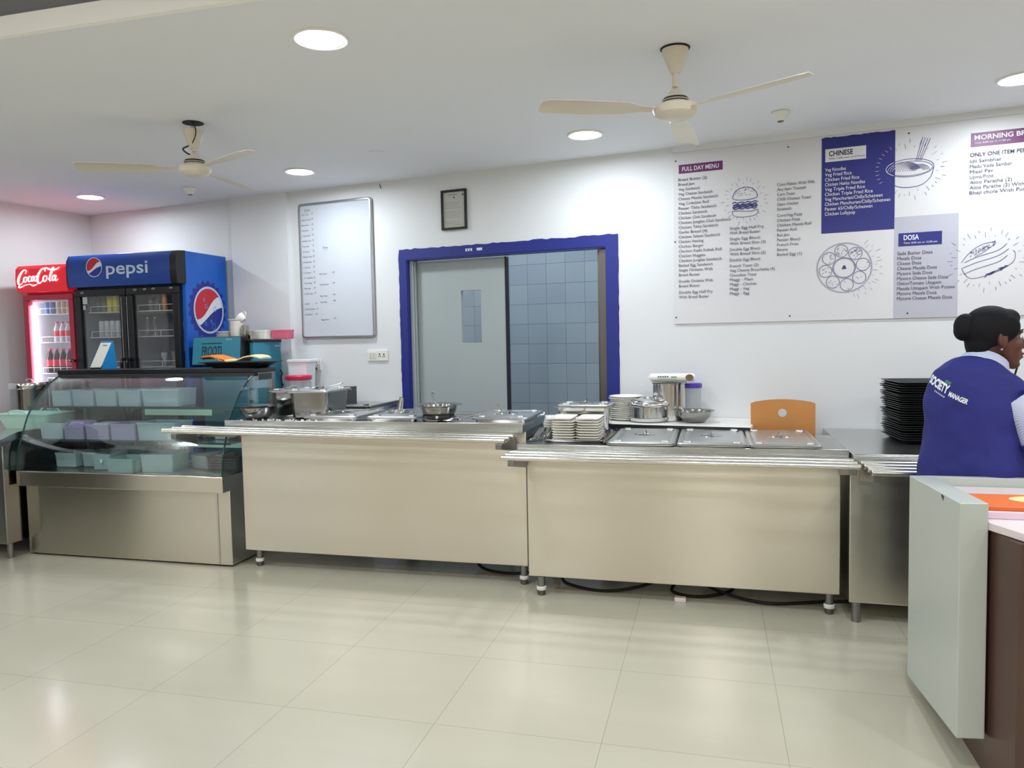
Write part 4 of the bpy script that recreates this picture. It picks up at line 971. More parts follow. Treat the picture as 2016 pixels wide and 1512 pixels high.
place(can(.135, .026, 'yellow_drink'), [(-4.708, 5.16, z, 'left one of two yellow drink cans, upper shelf of black cooler'), (-4.650, 5.16, z, 'right one of two yellow drink cans, upper shelf of black cooler')], gp)
place(can(.135, .026, 'orange_drink'), [(-4.592, 5.16, z, 'pale orange can beside the yellow cans in the black cooler'), (-4.536, 5.16, z, 'pale orange can nearest the door frame, upper left shelf of black cooler')], gp)
place(bottle(.135, .026, 'bottle_clear', 'chrome'), [(-4.83, 5.16, z, 'clear bottle at the far left of the black cooler upper shelf'), (-4.77, 5.16, z, 'clear bottle just left of the yellow cans'), (-4.32, 5.16, z, 'clear bottle on the upper right shelf, left of the copper can, farther one'), (-4.26, 5.16, z, 'clear bottle next to the copper can on the upper right shelf')], gp)
place(can(.142, .022, 'orange_can'), [(-4.19, 5.16, z, 'copper coloured can alone on the upper right shelf of the black cooler')], gp)
z = SZ[1]+.004
place(can(.13, .024, 'silver_can'), [(-4.80+i*.054, 5.16, z, s) for i, s in enumerate(('leftmost pale can on the second left shelf of the black cooler', 'second pale can on the second left shelf of the black cooler', 'third pale can on the second left shelf of the black cooler', 'fourth pale can on the second left shelf of the black cooler'))], gp)
place(can(.13, .024, 'green_can'), [(-4.578, 5.16, z, 'green can right of the pale cans in the black cooler'), (-4.522, 5.16, z, 'green can nearest the centre post in the black cooler')], gp)
place(bottle(.15, .02, 'bottle_clear', 'silver_can'), [(-4.37, 5.17, z, 'left clear bottle on the second right shelf of the black cooler'), (-4.30, 5.17, z, 'right clear bottle on the second right shelf of the black cooler')], gp)
b = MB(); b.box(-4.21, -4.06, 5.3, 5.36, 1.487+.004, 1.60); single('snack_carton', 'pale striped carton at the back of the second right cooler shelf', 'carton', b, 'carton', (-4.13, 5.33, 1.491), gp)
z = SZ[2]+.004
b = MB(); b.box(-4.135, -4.045, 5.15, 5.21, z, z+.115); b.box(-4.14, -4.04, 5.145, 5.215, z+.10, z+.118); single('drink_carton', 'printed brownish carton on the lowest visible right cooler shelf', 'carton', b, 'carton', (-4.09, 5.18, z), gp)
b = MB(); b.lathe([(.012, z), (.015, z+.05), (.028, z+.075), (.03, z+.11), (.026, z+.11)], (-4.22, 5.17, 0), 16); single('plastic_cup', 'pale plastic cup left of the printed carton in the black cooler', 'cup', b, 'silver_can', (-4.22, 5.17, z), gp)
z = 1.692
place(can(.12, .022, 'blue_can'), [(-5.335, 5.16, z, 'left blue can on the top shelf of the red cooler'), (-5.285, 5.16, z, 'right blue can on the top shelf of the red cooler')], gc)
place(can(.12, .022, 'gold_can'), [(-5.215+i*.049, 5.16, z, s) for i, s in enumerate(('leftmost golden can on the top shelf of the red cooler', 'second golden can on the top shelf of the red cooler', 'third golden can on the top shelf of the red cooler', 'rightmost golden can on the top shelf of the red cooler'))], gc)
z = 1.459
place(bottle(.17, .026, 'silver_can', 'label_red', 'label_red'), [(-5.29+i*.058, 5.2, z, s) for i, s in enumerate(('leftmost pale bottle with red label on the second red cooler shelf', 'second pale bottle with red label on the second red cooler shelf', 'third pale bottle with red label on the second red cooler shelf', 'fourth pale bottle with red label on the second red cooler shelf', 'rightmost pale bottle with red label on the second red cooler shelf'))], gc)
z = 1.204
place(bottle(.20, .031, 'cola', 'label_red', 'label_red'), [(-5.345+i*.066, 5.17, z, s) for i, s in enumerate(('leftmost dark cola bottle in the red cooler', 'second dark cola bottle in the red cooler', 'third dark cola bottle in the red cooler', 'fourth dark cola bottle in the red cooler', 'fifth dark cola bottle in the red cooler', 'rightmost dark cola bottle in the red cooler'))], gc)

# small teal cooler
fc = thing('mini_cooler', 'small teal drinks cooler with dark lettering between the blue cooler and the wall', 'refrigerator', (-3.62, 5.3, 0))
xa, xb = -3.86, -3.385
b = MB(); b.box(xb-.03, xb, 5.12, 5.50, .05, 1.425); part('side_wall', b, 'teal', fc, None, bevel=.004)
b = MB(); b.box(xa, xb-.03, 5.12, 5.50, .05, 1.44); part('cabinet_body', b, 'black', fc, None, bevel=.004)
b = MB(); b.box(xa-.004, xb+.004, 5.11, 5.51, 1.425, 1.445); part('top_cover', b, 'black', fc, None, bevel=.003)
b = MB(); b.prism([(5.12, 1.262), (5.02, 1.258), (5.045, 1.47), (5.12, 1.475)], xa+.002, xb-.052, 'x'); cv_ = part('sign_housing', b, 'black', fc, None, bevel=.002)
def Pf(u, v): s = (v-1.258)/.212; return (u, 5.020+.025*s-.0012, v)
def Pf2(u, v): s = (v-1.258)/.212; return (u, 5.020+.025*s-.0032, v)
b = MB(); b.add([Pf(xa+.002, 1.262), Pf(xb-.055, 1.262), Pf(xb-.055, 1.468), Pf(xa+.008, 1.468)], [(0, 1, 2, 3)]); part('sign_face', b, 'teal', fc, None)
b = MB(); text(b, 'FROOTI', -3.775, 1.330, .072, Pf2, .175, .012, .1); b.ribbon([(-3.775, 1.420), (-3.598, 1.424)], .007, Pf2); b.ribbon([(-3.785, 1.312), (-3.605, 1.312)], .007, Pf2); part('lettering', b, 'teal_dark', fc, None)
b = MB(); text(b, 'Frooti', -3.56, 1.448, .008, Pf2, .045, .03); part('small_lettering', b, 'logo_paleblue', fc, None)
b = MB(); text(b, 'FROOTI', 5.415, 1.385, .014, lambda u, v: (xb+.001, u, v), .07, .03); part('small_lettering', b, 'logo_paleblue', fc, None)
b = MB(); b.box(xa+.03, xb-.05, 5.10, 5.12, .15, 1.24); part('door', b, 'teal', fc, None, bevel=.004)
b = MB()
for x, y in ((xa+.05, 5.16), (xb-.05, 5.16), (xa+.05, 5.46), (xb-.05, 5.46)): b.cyl((x, y, 0), (x, y, .05), .018, 10)
part('foot', b, 'rubber', fc)
b = MB(); b.tube(crom([(xb+.012, 5.46, 1.2), (xb+.03, 5.46, 1.17), (xb+.012, 5.47, 1.14), (xb+.014, 5.47, 1.10), (xb+.03, 5.47, 1.07), (xb+.012, 5.47, 1.04), (xb+.012, 5.47, .6)], 5), .004, 6); part('power_cord', b, 'rubber', fc)

# crockery on the teal cooler
TZ = 1.446
def small_plate(r, h=.010):
    t = MB(); z = 0; t.lathe([(r*.55, 0), (r, h), (r, h+.003), (r*.9, h+.001), (r*.55, .003), (.001, .003)], (0, 0, 0), 28, True, True); return t
sp = single('side_plate', 'lowest plate of the low left stack on the teal cooler', 'plate', small_plate(.058), 'ceramic', (0, 0, 0), 'small white plates stacked on the teal cooler')
sp.location = (-3.71, 5.22, TZ+.02)
nm = ['second lowest', 'third', 'topmost']
for i in range(3): dup(sp, (-3.71+.002*i, 5.22, TZ+.02+(i+1)*.012), '%s plate of the low left stack on the teal cooler' % nm[i])
b = MB(); b.box(-3.80, -3.66, 5.14, 5.30, TZ, TZ+.019); single('purple_tray', 'thin plum tray under the low left plate stack', 'tray', b, 'maroon', (-3.73, 5.22, TZ), bevel=.003)
b = MB(); b.lathe([(.036, 0), (.038, .003), (.052, .060), (.0535, .060), (.040, .004), (.001, .004)], (0, 0, 0), 28)
sb = single('soup_bowl', 'lowest bowl of the taller white bowl stack on the teal cooler', 'bowl', b, 'ceramic', (0, 0, 0), 'white bowls stacked on the teal cooler')
sb.location = (-3.605, 5.24, TZ)
for i, s in enumerate(('second bowl', 'third bowl', 'fourth bowl', 'fifth bowl', 'topmost bowl')): dup(sb, (-3.605+.002*(i % 2), 5.24, TZ+(i+1)*.018), s+' of the taller white bowl stack on the teal cooler')
b = MB(); b.lathe([(.055, 0), (.062, .005), (.06, .008), (.001, .004)], (0, 0, 0), 28); sc = single('saucer', 'white saucer lying on top of the tall bowl stack', 'saucer', b, 'ceramic', (0, 0, 0)); sc.location = (-3.61, 5.24, TZ+.152)
t = thing('teacup', 'white teacup tipped over on the saucer, handle up', 'cup', (-3.535, 5.24, TZ+.150))
x, y, z = -3.535, 5.24, TZ+.150
b = MB(); b.lathe([(.018, 0), (.022, .003), (.034, .030), (.038, .052), (.036, .052), (.031, .028), (.018, .004), (.001, .004)], (x, y, z), 24); part('cup_body', b, 'ceramic', t)
b = MB(); b.tube(crom([(x+.034, y, z+.044), (x+.055, y, z+.04), (x+.052, y, z+.02), (x+.028, y, z+.012)], 5), .004, 8); part('handle', b, 'ceramic', t)
t.rotation_euler = (0, -.9, 0)
b = MB(); b.lathe([(.026, 0), (.030, .07), (.031, .071), (.028, .07), (.024, .004), (.001, .004)], (0, 0, 0), 24)
sg_ = single('steel_tumbler', 'lowest of the nested steel tumblers beside the white bowls', 'tumbler', b, 'chrome', (0, 0, 0), 'nested steel tumblers on the teal cooler'); sg_.location = (-3.515, 5.22, TZ)
for i, s in enumerate(('second', 'third', 'fourth')): dup(sg_, (-3.515, 5.22, TZ+(i+1)*.014), s+' of the nested steel tumblers beside the white bowls')
b = MB(); b.lathe([(.026, 0), (.031, .065), (.028, .065), (.024, .004), (.001, .004)], (0, 0, 0), 24); s2 = single('steel_tumbler', 'steel tumbler standing alone right of the nested ones', 'tumbler', b, 'chrome', (0, 0, 0)); s2.location = (-3.455, 5.20, TZ)
t = tub('plastic_tub', 'white plastic tub between the steel tumblers and pink tub', 'tub', (-3.415, 5.30, TZ), .058, .05, .072, 'white_plastic'); 
t = tub('plastic_tub', 'translucent pink plastic tub at the right end of the teal cooler top', 'tub', (-3.435+.13, 5.36, TZ), .072, .06, .072, 'pink_clear', None, 'label_red', .3, lid=None)
t.location = (-3.395+.12, 5.36, TZ)

# ================================================================ left side vessels
t = thing('steel_drum', 'tall lidded stainless drum in front of the red cooler', 'drum', (-5.115, 4.74, .852))
x, y, z = -5.115, 4.74, .852
b = MB(); b.lathe([(.125, 0), (.132, .004), (.132, .25), (.136, .255), (.136, .262), (.132, .266)], (x, y, z), 48); part('drum_body', b, 'chrome_dull', t)
b = MB(); b.lathe([(.139, .250), (.141, .254), (.141, .29), (.136, .298), (.11, .302), (.04, .304), (.002, .304)], (x, y, z), 48); l = part('lid', b, 'chrome', t)
b = MB(); b.tube(crom([(x-.03, y, z+.303), (x-.02, y, z+.320), (x+.02, y, z+.320), (x+.03, y, z+.303)], 4), .005, 8); part('lid_handle', b, 'chrome', l)
t = thing('steel_drum', 'second stainless vessel half hidden behind the glass case corner', 'drum', (-4.84, 4.80, .852))
x, y, z = -4.84, 4.80, .852
b = MB(); b.lathe([(.10, 0), (.105, .004), (.105, .315)], (x, y, z), 40); part('drum_body', b, 'chrome_dull', t)
b = MB(); b.lathe([(.108, .30), (.11, .304), (.11, .33), (.10, .335), (.002, .337)], (x, y, z), 40); part('lid', b, 'chrome', t)
t = thing('mint_basket', 'mint green plastic basket with arched handles at the left edge', 'basket', (-4.62, 4.32, .852))
x, y, z = -4.66, 4.36, .852
b = MB(); hx, hy, h = .225, .13, .10
b.rr(x, y, [(hx*.80, hy*.8, .03, z), (hx*.82, hy*.82, .03, z+.005), (hx, hy, .03, z+h), (hx+.010, hy+.010, .034, z+h), (hx+.010, hy+.010, .034, z+h+.004), (hx-.006, hy-.006, .03, z+h+.003), (hx*.80, hy*.8, .03, z+.008)], 5)
part('basket_body', b, 'mint', t)
for (cx_, yy) in ((x-.02, y-hy-.004), (x-.02, y+hy+.004)):
    b = MB(); b.tube(crom([(cx_-.09, yy, z+h), (cx_-.05, yy, z+h+.026), (cx_+.05, yy, z+h+.026), (cx_+.09, yy, z+h)], 5), .006, 8); part('handle', b, 'mint', t)
EXPOSURE = 1.02
# ================================================================ food pans and pots
def pan_frame(parent, cx, cy, z, hx, hy, h, m='chrome', name='pan_body'):
    b = MB(); r = .025
    b.rr(cx, cy, [(hx-.045, hy-.045, r, z-h), (hx-.022, hy-.022, r, z-.02), (hx-.018, hy-.018, r, z-.002), (hx-.002, hy-.002, r+.004, z-.002), (hx, hy, r+.004, z-.001), (hx, hy, r+.004, z+.001), (hx-.002, hy-.002, r+.004, z+.002), (hx-.018, hy-.018, r, z+.002), (hx-.024, hy-.024, r, z-.006), (hx-.047, hy-.047, r, z-h+.003)], 5)
    return part(name, b, m, parent)
def lid_on(parent, cx, cy, z, hx, hy, tilt=0):
    b = MB(); r = .022
    b.rr(cx, cy, [(hx, hy, r, z), (hx, hy, r, z+.005), (hx-.004, hy-.004, r, z+.009), (hx-.018, hy-.018, r, z+.011), (hx-.030, hy-.030, r, z+.004), (hx-.05, hy-.05, r, z+.010), (hx-.06, hy-.06, r, z+.011)], 5)
    for sx in (-1, 1):
        for sy in (-1, 1): b.rr(cx+sx*(hx-.05), cy+sy*(hy-.05), [(.022, .022, .01, z+.008), (.020, .020, .01, z+.016), (.008, .008, .004, z+.018)], 3)
    l = part('lid', b, 'lid_steel', parent)
    b = MB(); b.lathe([(.048, z+.0112), (.046, z+.0135), (.040, z+.0135), (.030, z+.006), (.002, z+.004)], (0, 0, 0), 32); n = 32*5
    b.v = [(cx+v[0]*1.25, cy+v[1], v[2]) for v in b.v]
    part('handle_recess', b, 'chrome', l)
    b = MB(); b.tube(crom([(cx, cy-.046, z+.012), (cx, cy-.03, z+.022), (cx, cy+.03, z+.022), (cx, cy+.046, z+.012)], 4), .010, 10); b.v = [(cx+(v[0]-cx)*.8, v[1], v[2]) for v in b.v]; part('lid_handle', b, 'chrome', l)
    return l
gl = 'lidded food pans sunk in the middle counter'
for (cx, s) in ((-.362, 'left of three lidded steel pans in the middle counter, beside the stacked plates'), (-.004, 'middle one of three lidded steel pans in the middle counter'), (.348, 'right of three lidded steel pans in the middle counter, in front of the chair')):
    t = thing('food_pan', s, 'food pan', (cx, 4.25, .845), gl)
    pan_frame(t, cx, 4.25, .852, .176, .31, .006); lid_on(t, cx, 4.255, .856, .172, .305)
# open tray with plates
t = thing('steel_tray', 'shallow steel tray under the stacked compartment plates', 'tray', (-.73, 4.32, .838))
pan_frame(t, -.73, 4.33, .853, .176, .255, .013, 'chrome_dull', 'tray_body')
b = MB()
for i in range(3): b.cyl((-.545+i*.016-.02, 4.04, .85), (-.52+i*.016-.02, 4.60, .85), .005, 8)
single('steel_rod', 'narrow steel divider bars between the tray and left pan lid', 'bars', b, 'chrome_dull', (-.545, 4.3, .85))
def square_plate():
    t = thing('compartment_plate', None, 'plate', (0, 0, 0)); b = MB()
    b.rr(0, 0, [(.044, .085, .012, 0), (.048, .09, .012, .001), (.065, .112, .018, .011), (.065, .112, .018, .014), (.059, .106, .016, .014), (.046, .088, .012, .004)], 4)
    part('plate_body', b, 'melamine', t); b = MB(); b.box(-.046, .046, -.004, .004, .003, .010); part('divider', b, 'melamine', t, bevel=.002); return t
pz = .8425; order = ['lowest', 'second', 'third', 'fourth', 'fifth', 'sixth', 'seventh', 'eighth', 'ninth', 'tenth']
sp0 = square_plate(); random.seed(21)
for s, (cx, side) in enumerate(((-.795, 'left'), (-.660, 'right'))):
    for i in range(9):
        x = cx+random.uniform(-.003, .003)-(.012 if i == 8 else 0)*(1-s); lab = '%s cream plate from the bottom in the %s front stack on the middle counter' % (order[i], side)
        if i == 8: lab = 'topmost cream plate of the %s front stack on the middle counter' % side
        if s == 0 and i == 0: sp0.location = (x, 4.20, pz); sp0['label'] = lab; sp0['group'] = 'cream compartment plates in two stacks'
        else: dup(sp0, (x, 4.20+random.uniform(-.003, .003), pz+i*.0145), lab, rz=random.uniform(-.02, .02), group='cream compartment plates in two stacks')
for i in range(4): dup(sp0, (-.905+.004*i, 4.40, .84+i*.0145+.05), '%s cream plate of the short stack behind the front stacks' % order[i], rz=.25, group='cream plates in the short rear stack')
b = MB(); b.rr(-.90, 4.40, [(.05, .08, .02, .838), (.055, .085, .02, .888), (.05, .08, .02, .888)], 4); single('steel_box', 'small dull steel box under the short rear plate stack', 'box', b, 'chrome_dull', (-.9, 4.4, .838))
b = MB(); 
for i in range(7):
    b.tube(crom([(-.985+i*.014, 4.12+i*.02, .85), (-.975+i*.014, 4.16+i*.02, .86+.006*(i % 3)), (-.955+i*.012, 4.24+i*.01, .90)], 3), .004, 6)
    b.lathe([(.001, 0), (.012, .003), (.014, .008), (.012, .008)], (-.985+i*.014, 4.11+i*.02, .842+.003*(i % 2)), 10)
o = single('spoon_pile', 'jumbled steel spoons left of the plate stacks', 'spoons', b, 'chrome', (-.95, 4.2, .84)); o['kind'] = 'stuff'
# deep pan with lid behind the plates
t = thing('deep_pan', 'deep lidded steel pan behind the stacked plates on the middle counter', 'food pan', (-.73, 4.47, .838))
b = MB(); cx, cy, z = -.73, 4.475, .838
b.rr(cx, cy, [(.135, .09, .03, z), (.142, .096, .03, z+.006), (.152, .106, .03, z+.165), (.156, .11, .03, z+.17)], 6); part('pan_body', b, 'chrome', t)
b = MB(); b.rr(cx, cy, [(.156, .11, .03, z+.168), (.178, .13, .03, z+.170), (.178, .13, .03, z+.174), (.156, .11, .03, z+.173)], 6); part('rim', b, 'chrome', t)
lid_on(t, cx, cy, z+.174, .155, .11)

# pans on the taller counter
gt = 'lidded food pans on the taller counter'; Z = .934
for (cx, w, s) in ((-2.27, .185, 'left lidded steel pan on the taller counter beside the deep covered pan'), (-1.86, .17, 'middle lidded steel pan on the taller counter, left of the round bowl'), (-1.19, .17, 'right lidded steel pan on the taller counter, right of the round bowl')):
    t = thing('food_pan', s, 'food pan', (cx, 4.42, Z), gt)
    pan_frame(t, cx, 4.42, Z+.016, w, .23, .015); lid_on(t, cx, 4.425, Z+.019, w-.004, .225)
random.seed(4)
def ladle(name, label, pts, r0=.0045, bowl=.028, cat='ladle'):
    b = MB(); b.tube(crom(pts, 5), r0, 8); p = pts[0]
    b.lathe([(.002, -.012), (bowl*.6, -.010), (bowl, .004), (bowl*.97, .005), (bowl*.55, -.006), (.002, -.008)], p, 18)
    single(name, label, cat, b, 'chrome', p)
ladle('serving_spoon', 'steel serving spoon lying across the left lid of the taller counter', [(-2.33, 4.33, .975), (-2.25, 4.34, .985), (-2.13, 4.34, .982), (-1.98, 4.36, 1.0)])
ladle('serving_spoon', 'steel ladle resting on the middle lid of the taller counter', [(-1.95, 4.40, .975), (-1.87, 4.42, .983), (-1.72, 4.42, .985)])
b = MB(); b.cyl((-1.965, 4.55, .955), (-1.945, 4.56, 1.05), .010, 10); b.cyl((-1.94, 4.55, .955), (-1.935, 4.56, 1.045), .006, 10)
single('tongs', 'upright steel tongs behind the middle lid, left of the doorway edge', 'tongs', b, 'chrome', (-1.96, 4.55, .95))
t = thing('mixing_bowl', 'round steel bowl with ladle inside, standing on a plate on the taller counter', 'bowl', (-1.57, 4.22, Z+.02))
x, y, z = -1.57, 4.23, Z+.018
b = MB(); b.lathe([(.075, 0), (.088, .006), (.105, .045), (.112, .072), (.142, .080), (.143, .083), (.110, .076), (.102, .045), (.085, .010), (.001, .006)], (x, y, z), 48); part('bowl_body', b, 'chrome_dull', t)
b = MB(); b.tube(crom([(x+.02, y-.02, z+.03), (x-.02, y+.0, z+.10), (x-.045, y+.01, z+.145), (x-.03, y+.01, z+.152), (x-.02, y+.01, z+.145)], 5), .005, 8); part('ladle_handle', b, 'chrome', t)
b = MB(); b.lathe([(.07, 0), (.125, .012), (.132, .022), (.129, .023), (.12, .014), (.001, .006)], (x, y, Z), 48); single('steel_plate', 'steel plate under the round bowl on the taller counter', 'plate', b, 'chrome_dull', (x, y, Z))
ladle('serving_spoon', 'steel spoon lying right of the round bowl', [(-1.44, 4.22, .953), (-1.38, 4.26, .963), (-1.33, 4.30, .975)], .004, .02)
b = MB(); b.obox((-1.262, 4.42, .99), (.010, .004, .07), (0, .12, 0)); b.obox((-1.275, 4.42, .975), (.008, .004, .03), (0, -.3, 0)); single('tongs', 'small tongs upright on the right lid of the taller counter', 'tongs', b, 'chrome', (-1.26, 4.42, .96))
# deep covered pan and bowl at the left end
t = thing('deep_pan', 'deep rectangular steel pan with flat lid at the left end of the taller counter', 'food pan', (-2.52, 4.44, Z))
b = MB(); cx, cy, z = -2.47, 4.45, Z
b.rr(cx, cy, [(.115, .14, .04, z), (.125, .15, .045, z+.008), (.135, .16, .045, z+.165)], 6); part('pan_body', b, 'chrome_dull', t)
b = MB(); b.rr(cx, cy, [(.135, .16, .045, z+.163), (.155, .18, .04, z+.165), (.155, .18, .04, z+.169), (.13, .15, .04, z+.168)], 6); part('rim', b, 'chrome', t)
lid_on(t, cx, cy, z+.169, .148, .172)
t = thing('deep_pan', 'smaller deep steel pan left of and behind the covered rectangular pan', 'food pan', (-2.70, 4.52, Z))
b = MB(); cx, cy = -2.70, 4.53
b.rr(cx, cy, [(.08, .10, .03, z), (.085, .105, .03, z+.008), (.095, .115, .03, z+.16)], 6); part('pan_body', b, 'chrome_dull', t)
b = MB(); b.rr(cx, cy, [(.095, .115, .03, z+.158), (.115, .135, .03, z+.160), (.115, .135, .03, z+.164), (.09, .11, .03, z+.163)], 6); part('rim', b, 'chrome', t)
lid_on(t, cx-.01, cy, z+.165, .115, .13)
ladle('serving_spoon', 'steel spoon lying on the rectangular pan lid, handle to the right', [(-2.44, 4.42, 1.128), (-2.36, 4.42, 1.134), (-2.30, 4.42, 1.15), (-2.285, 4.42, 1.152)], .005)
t = thing('mixing_bowl', 'small round steel bowl with lid at the left end of the taller counter', 'bowl', (-2.795, 4.24, Z))
x, y, z = -2.795, 4.245, Z
b = MB(); b.lathe([(.05, 0), (.07, .005), (.10, .038), (.112, .080), (.118, .083), (.109, .080), (.096, .038), (.068, .010), (.001, .006)], (x, y, z), 44); part('bowl_body', b, 'chrome_dull', t)
b = MB(); b.lathe([(.112, .083), (.115, .085), (.09, .092), (.05, .090), (.002, .091)], (x, y, z), 44); part('lid', b, 'chrome', t)
b = MB(); random.seed(6)
for i in range(26): b.obox((-2.75+random.uniform(-.1, .42), 4.13+random.uniform(-.005, .05), Z+.004), (.014, .01, .008), (random.random(), random.random(), random.random()*3))
o = single('food_crumbs', 'pale crumbs scattered along the front edge of the taller counter', 'crumbs', b, 'laminate', (-2.6, 4.14, Z)); o['kind'] = 'stuff'

# ================================================================ rear tables
t = thing('prep_table', 'stainless prep table with raised rim behind the taller counter', 'table', (-2.85, 5.1, 0))
xa, xb, ya = -3.33, -2.304, 4.86; wyy = lambda x: 5.036-.1503*x-.012
b = MB(); b.prism([(xa, ya), (xb, ya), (xb, wyy(xb)), (xa, wyy(xa))], .915, .945, 'z'); part('worktop', b, 'steel_top', t, bevel=.003)
b = MB(); b.box(xb-.03, xb, ya, wyy(xb)-.0, .945, .964); b.box(-2.80, xb-.03, ya, ya+.03, .945, .964); part('raised_rim', b, 'steel_dark', t, bevel=.003)
b = MB(); b.box(-2.60, -2.42, ya+.12, ya+.22, .945, .962); part('hinge_plate', b, 'steel_dark', t, bevel=.004)
b = MB(); b.box(xa+.03, xb-.03, ya+.03, wyy(xb)-.04, .12, .915); part('cabinet_body', b, 'cooler_white', t, bevel=.003)
for x in (xa+.06, xb-.06):
    for y in (ya+.06, wyy(xb)-.08): leg(t, x, y, .12, .018, False)
t = thing('carton_box', 'black carton with an orange picture on its left end, on the prep table', 'box', (-2.70, 5.13, .945))
b = MB(); b.box(-2.83, -2.59, 5.03, 5.23, .945, 1.080); part('carton_body', b, 'black', t, None, bevel=.002)
b = MB(); b.box(-2.81, -2.68, 5.06, 5.20, 1.0805, 1.083); part('top_label', b, 'white_plastic', t, None)
b = MB(); b.poly([(-2.83, .955), (-2.80, .95), (-2.765, .965), (-2.742, 1.0), (-2.735, 1.045), (-2.745, 1.062), (-2.80, 1.066), (-2.83, 1.06)], W(5.0285)); part('orange_print', b, 'orange_fold', t, None)
t = thing('lidded_jar', 'clear plastic jar with pink screw lid on the prep table', 'jar', (-3.045, 5.18, .945))
x, y, z = -3.045, 5.18, .945
b = MB(); b.lathe([(.085, 0), (.092, .006), (.092, .175), (.088, .19)], (x, y, z), 36); part('jar_body', b, 'clear_pl', t)
b = MB(); b.lathe([(.098, .188), (.100, .192), (.100, .216), (.095, .222), (.002, .224)], (x, y, z), 36); part('lid', b, 'pink_lid', t)
b = MB(); b.lathe([(.08, .005), (.08, .07), (.002, .08)], (x, y, z), 24); part('contents', b, 'food_pale', t)
t = thing('plastic_bin', 'tall white plastic bin with flat lid behind the pink-lidded jar', 'bin', (-3.12, 5.37, .945))
b = MB(); b.rr(-3.125, 5.37, [(.07, .07, .02, .945), (.085, .08, .02, 1.24), (.085, .08, .02, 1.265)], 4); part('bin_body', b, 'cooler_white', t)
b = MB(); b.rr(-3.11, 5.37, [(.10, .09, .015, 1.265), (.10, .09, .015, 1.280), (.09, .08, .015, 1.284)], 4); part('lid', b, 'cooler_white', t)
t = thing('wall_socket', 'white wall socket with black plug above the pink-lidded jar', 'socket', (-3.835, WY, 1.23), frame='W')
b = MB(); b.box(-3.885, -3.80, WY-.012, WY, 1.19, 1.275); part('plate', b, 'white_plastic', t, None, bevel=.003)
b = MB()
for (u, v) in ((-3.84, 1.25), (-3.852, 1.234), (-3.828, 1.234)): b.cyl((u, WY-.0135, v), (u, WY-.011, v), .004, 8)
b.box(-3.85, -3.835, WY-.035, WY-.012, 1.196, 1.212); part('plug', b, 'black', t)

t = thing('side_table', 'pale table with dark front edge behind the middle counter, against the wall', 'table', (-.6, 4.75, 0), frame='W')
b = MB(); b.box(-1.33, -.465, 4.50, 4.975, .862, .882); part('table_top', b, 'white_plastic', t, bevel=.002)
b = MB(); b.box(-1.33, -.465, 4.492, 4.50, .855, .880); part('edge_trim', b, 'black_matt', t)
for x in (-1.29, -.50):
    for y in (4.70, 4.93):
        b = MB(); b.box(x-.015, x+.015, y-.015, y+.015, 0, .862); part('leg', b, 'steel_dark', t, bevel=.003)
# its load
TT = .882
b = MB(); b.lathe([(.07, 0), (.082, .003), (.105, .014), (.108, .016), (.104, .018), (.08, .007), (.001, .005)], (0, 0, 0), 40)
pl0 = single('dinner_plate', 'lowest white dinner plate of the stack beside the steel casserole', 'plate', b, 'ceramic', (0, 0, 0), 'white dinner plates stacked by the doorway')
n = 12
for i in range(n):
    L_ = (-.535+.004*math.sin(i*2.3), 4.87, TT+i*.0125)
    if i == 0: pl0.location = L_
    else: dup(pl0, L_, ('topmost' if i == n-1 else ['', 'second', 'third', 'fourth', 'fifth', 'sixth', 'seventh', 'eighth', 'ninth', 'tenth', 'eleventh'][i])+' white dinner plate of the stack beside the steel casserole')
t = thing('casserole', 'round lidded steel casserole in front of the white dinner plates', 'casserole', (-.385, 4.80, TT))
x, y, z = -.383, 4.80, TT
b = MB(); b.lathe([(.09, 0), (.118, .004), (.128, .018), (.129, .026), (.122, .030), (.122, .095), (.128, .098)], (x, y, z), 48); part('casserole_body', b, 'chrome', t)
b = MB(); b.lathe([(.129, .098), (.131, .102), (.131, .112), (.125, .122), (.095, .138), (.06, .146), (.05, .148), (.045, .154), (.02, .158), (.002, .158)], (x, y, z), 48); part('lid', b, 'chrome', t)
b = MB(); x, y = -.262, 4.87; b.lathe([(.098, 0), (.104, .004), (.104, .228), (.108, .231), (.108, .236), (.002, .236)], (x, y, TT), 48); t = thing('stock_pot', 'tall cylindrical steel pot supporting a wrapped white roll', 'pot', (x, y, TT)); part('pot_body', b, 'chrome', t)
b = MB(); b.lathe([(.106, .236), (.11, .239), (.002, .242)], (x, y, TT), 40); part('lid', b, 'chrome_dull', t)
t = thing('lidded_jar', 'clear plastic jar with purple lid behind the tall pot', 'jar', (-.135, 4.95, TT)); x, y, z = -.13, 4.945, TT
b = MB(); b.lathe([(.055, 0), (.06, .004), (.06, .205)], (x, y, z), 32); part('jar_body', b, 'clear_pl', t)
b = MB(); b.lathe([(.066, .20), (.067, .203), (.067, .222), (.062, .228), (.002, .229)], (x, y, z), 32); part('lid', b, 'purple_lid', t)
t = thing('wrapped_roll', 'white printed food roll packet lying across the tall steel pot', 'packet', (-.25, 4.85, TT+.243))
x, y, z = -.245, 4.86, TT+.243
b = MB(); rings = []
for k, (dx, s) in enumerate(((-.150, .25), (-.138, .7), (-.128, 1), (0, 1.03), (.128, 1), (.138, .85), (.142, .4))):
    rings.append([(x+dx, y+.034*s*math.cos(a), z+.026+.026*s*math.sin(a)) for a in [2*pi*i/16 for i in range(16)]])
b.loft(rings); part('wrapper', b, 'white_plastic', t)
b = MB(); b.lathe([(.030, 0)], (0, 0, 0), 4)
b = MB(); Pw_ = lambda u, v: (u, y-.0352, v)
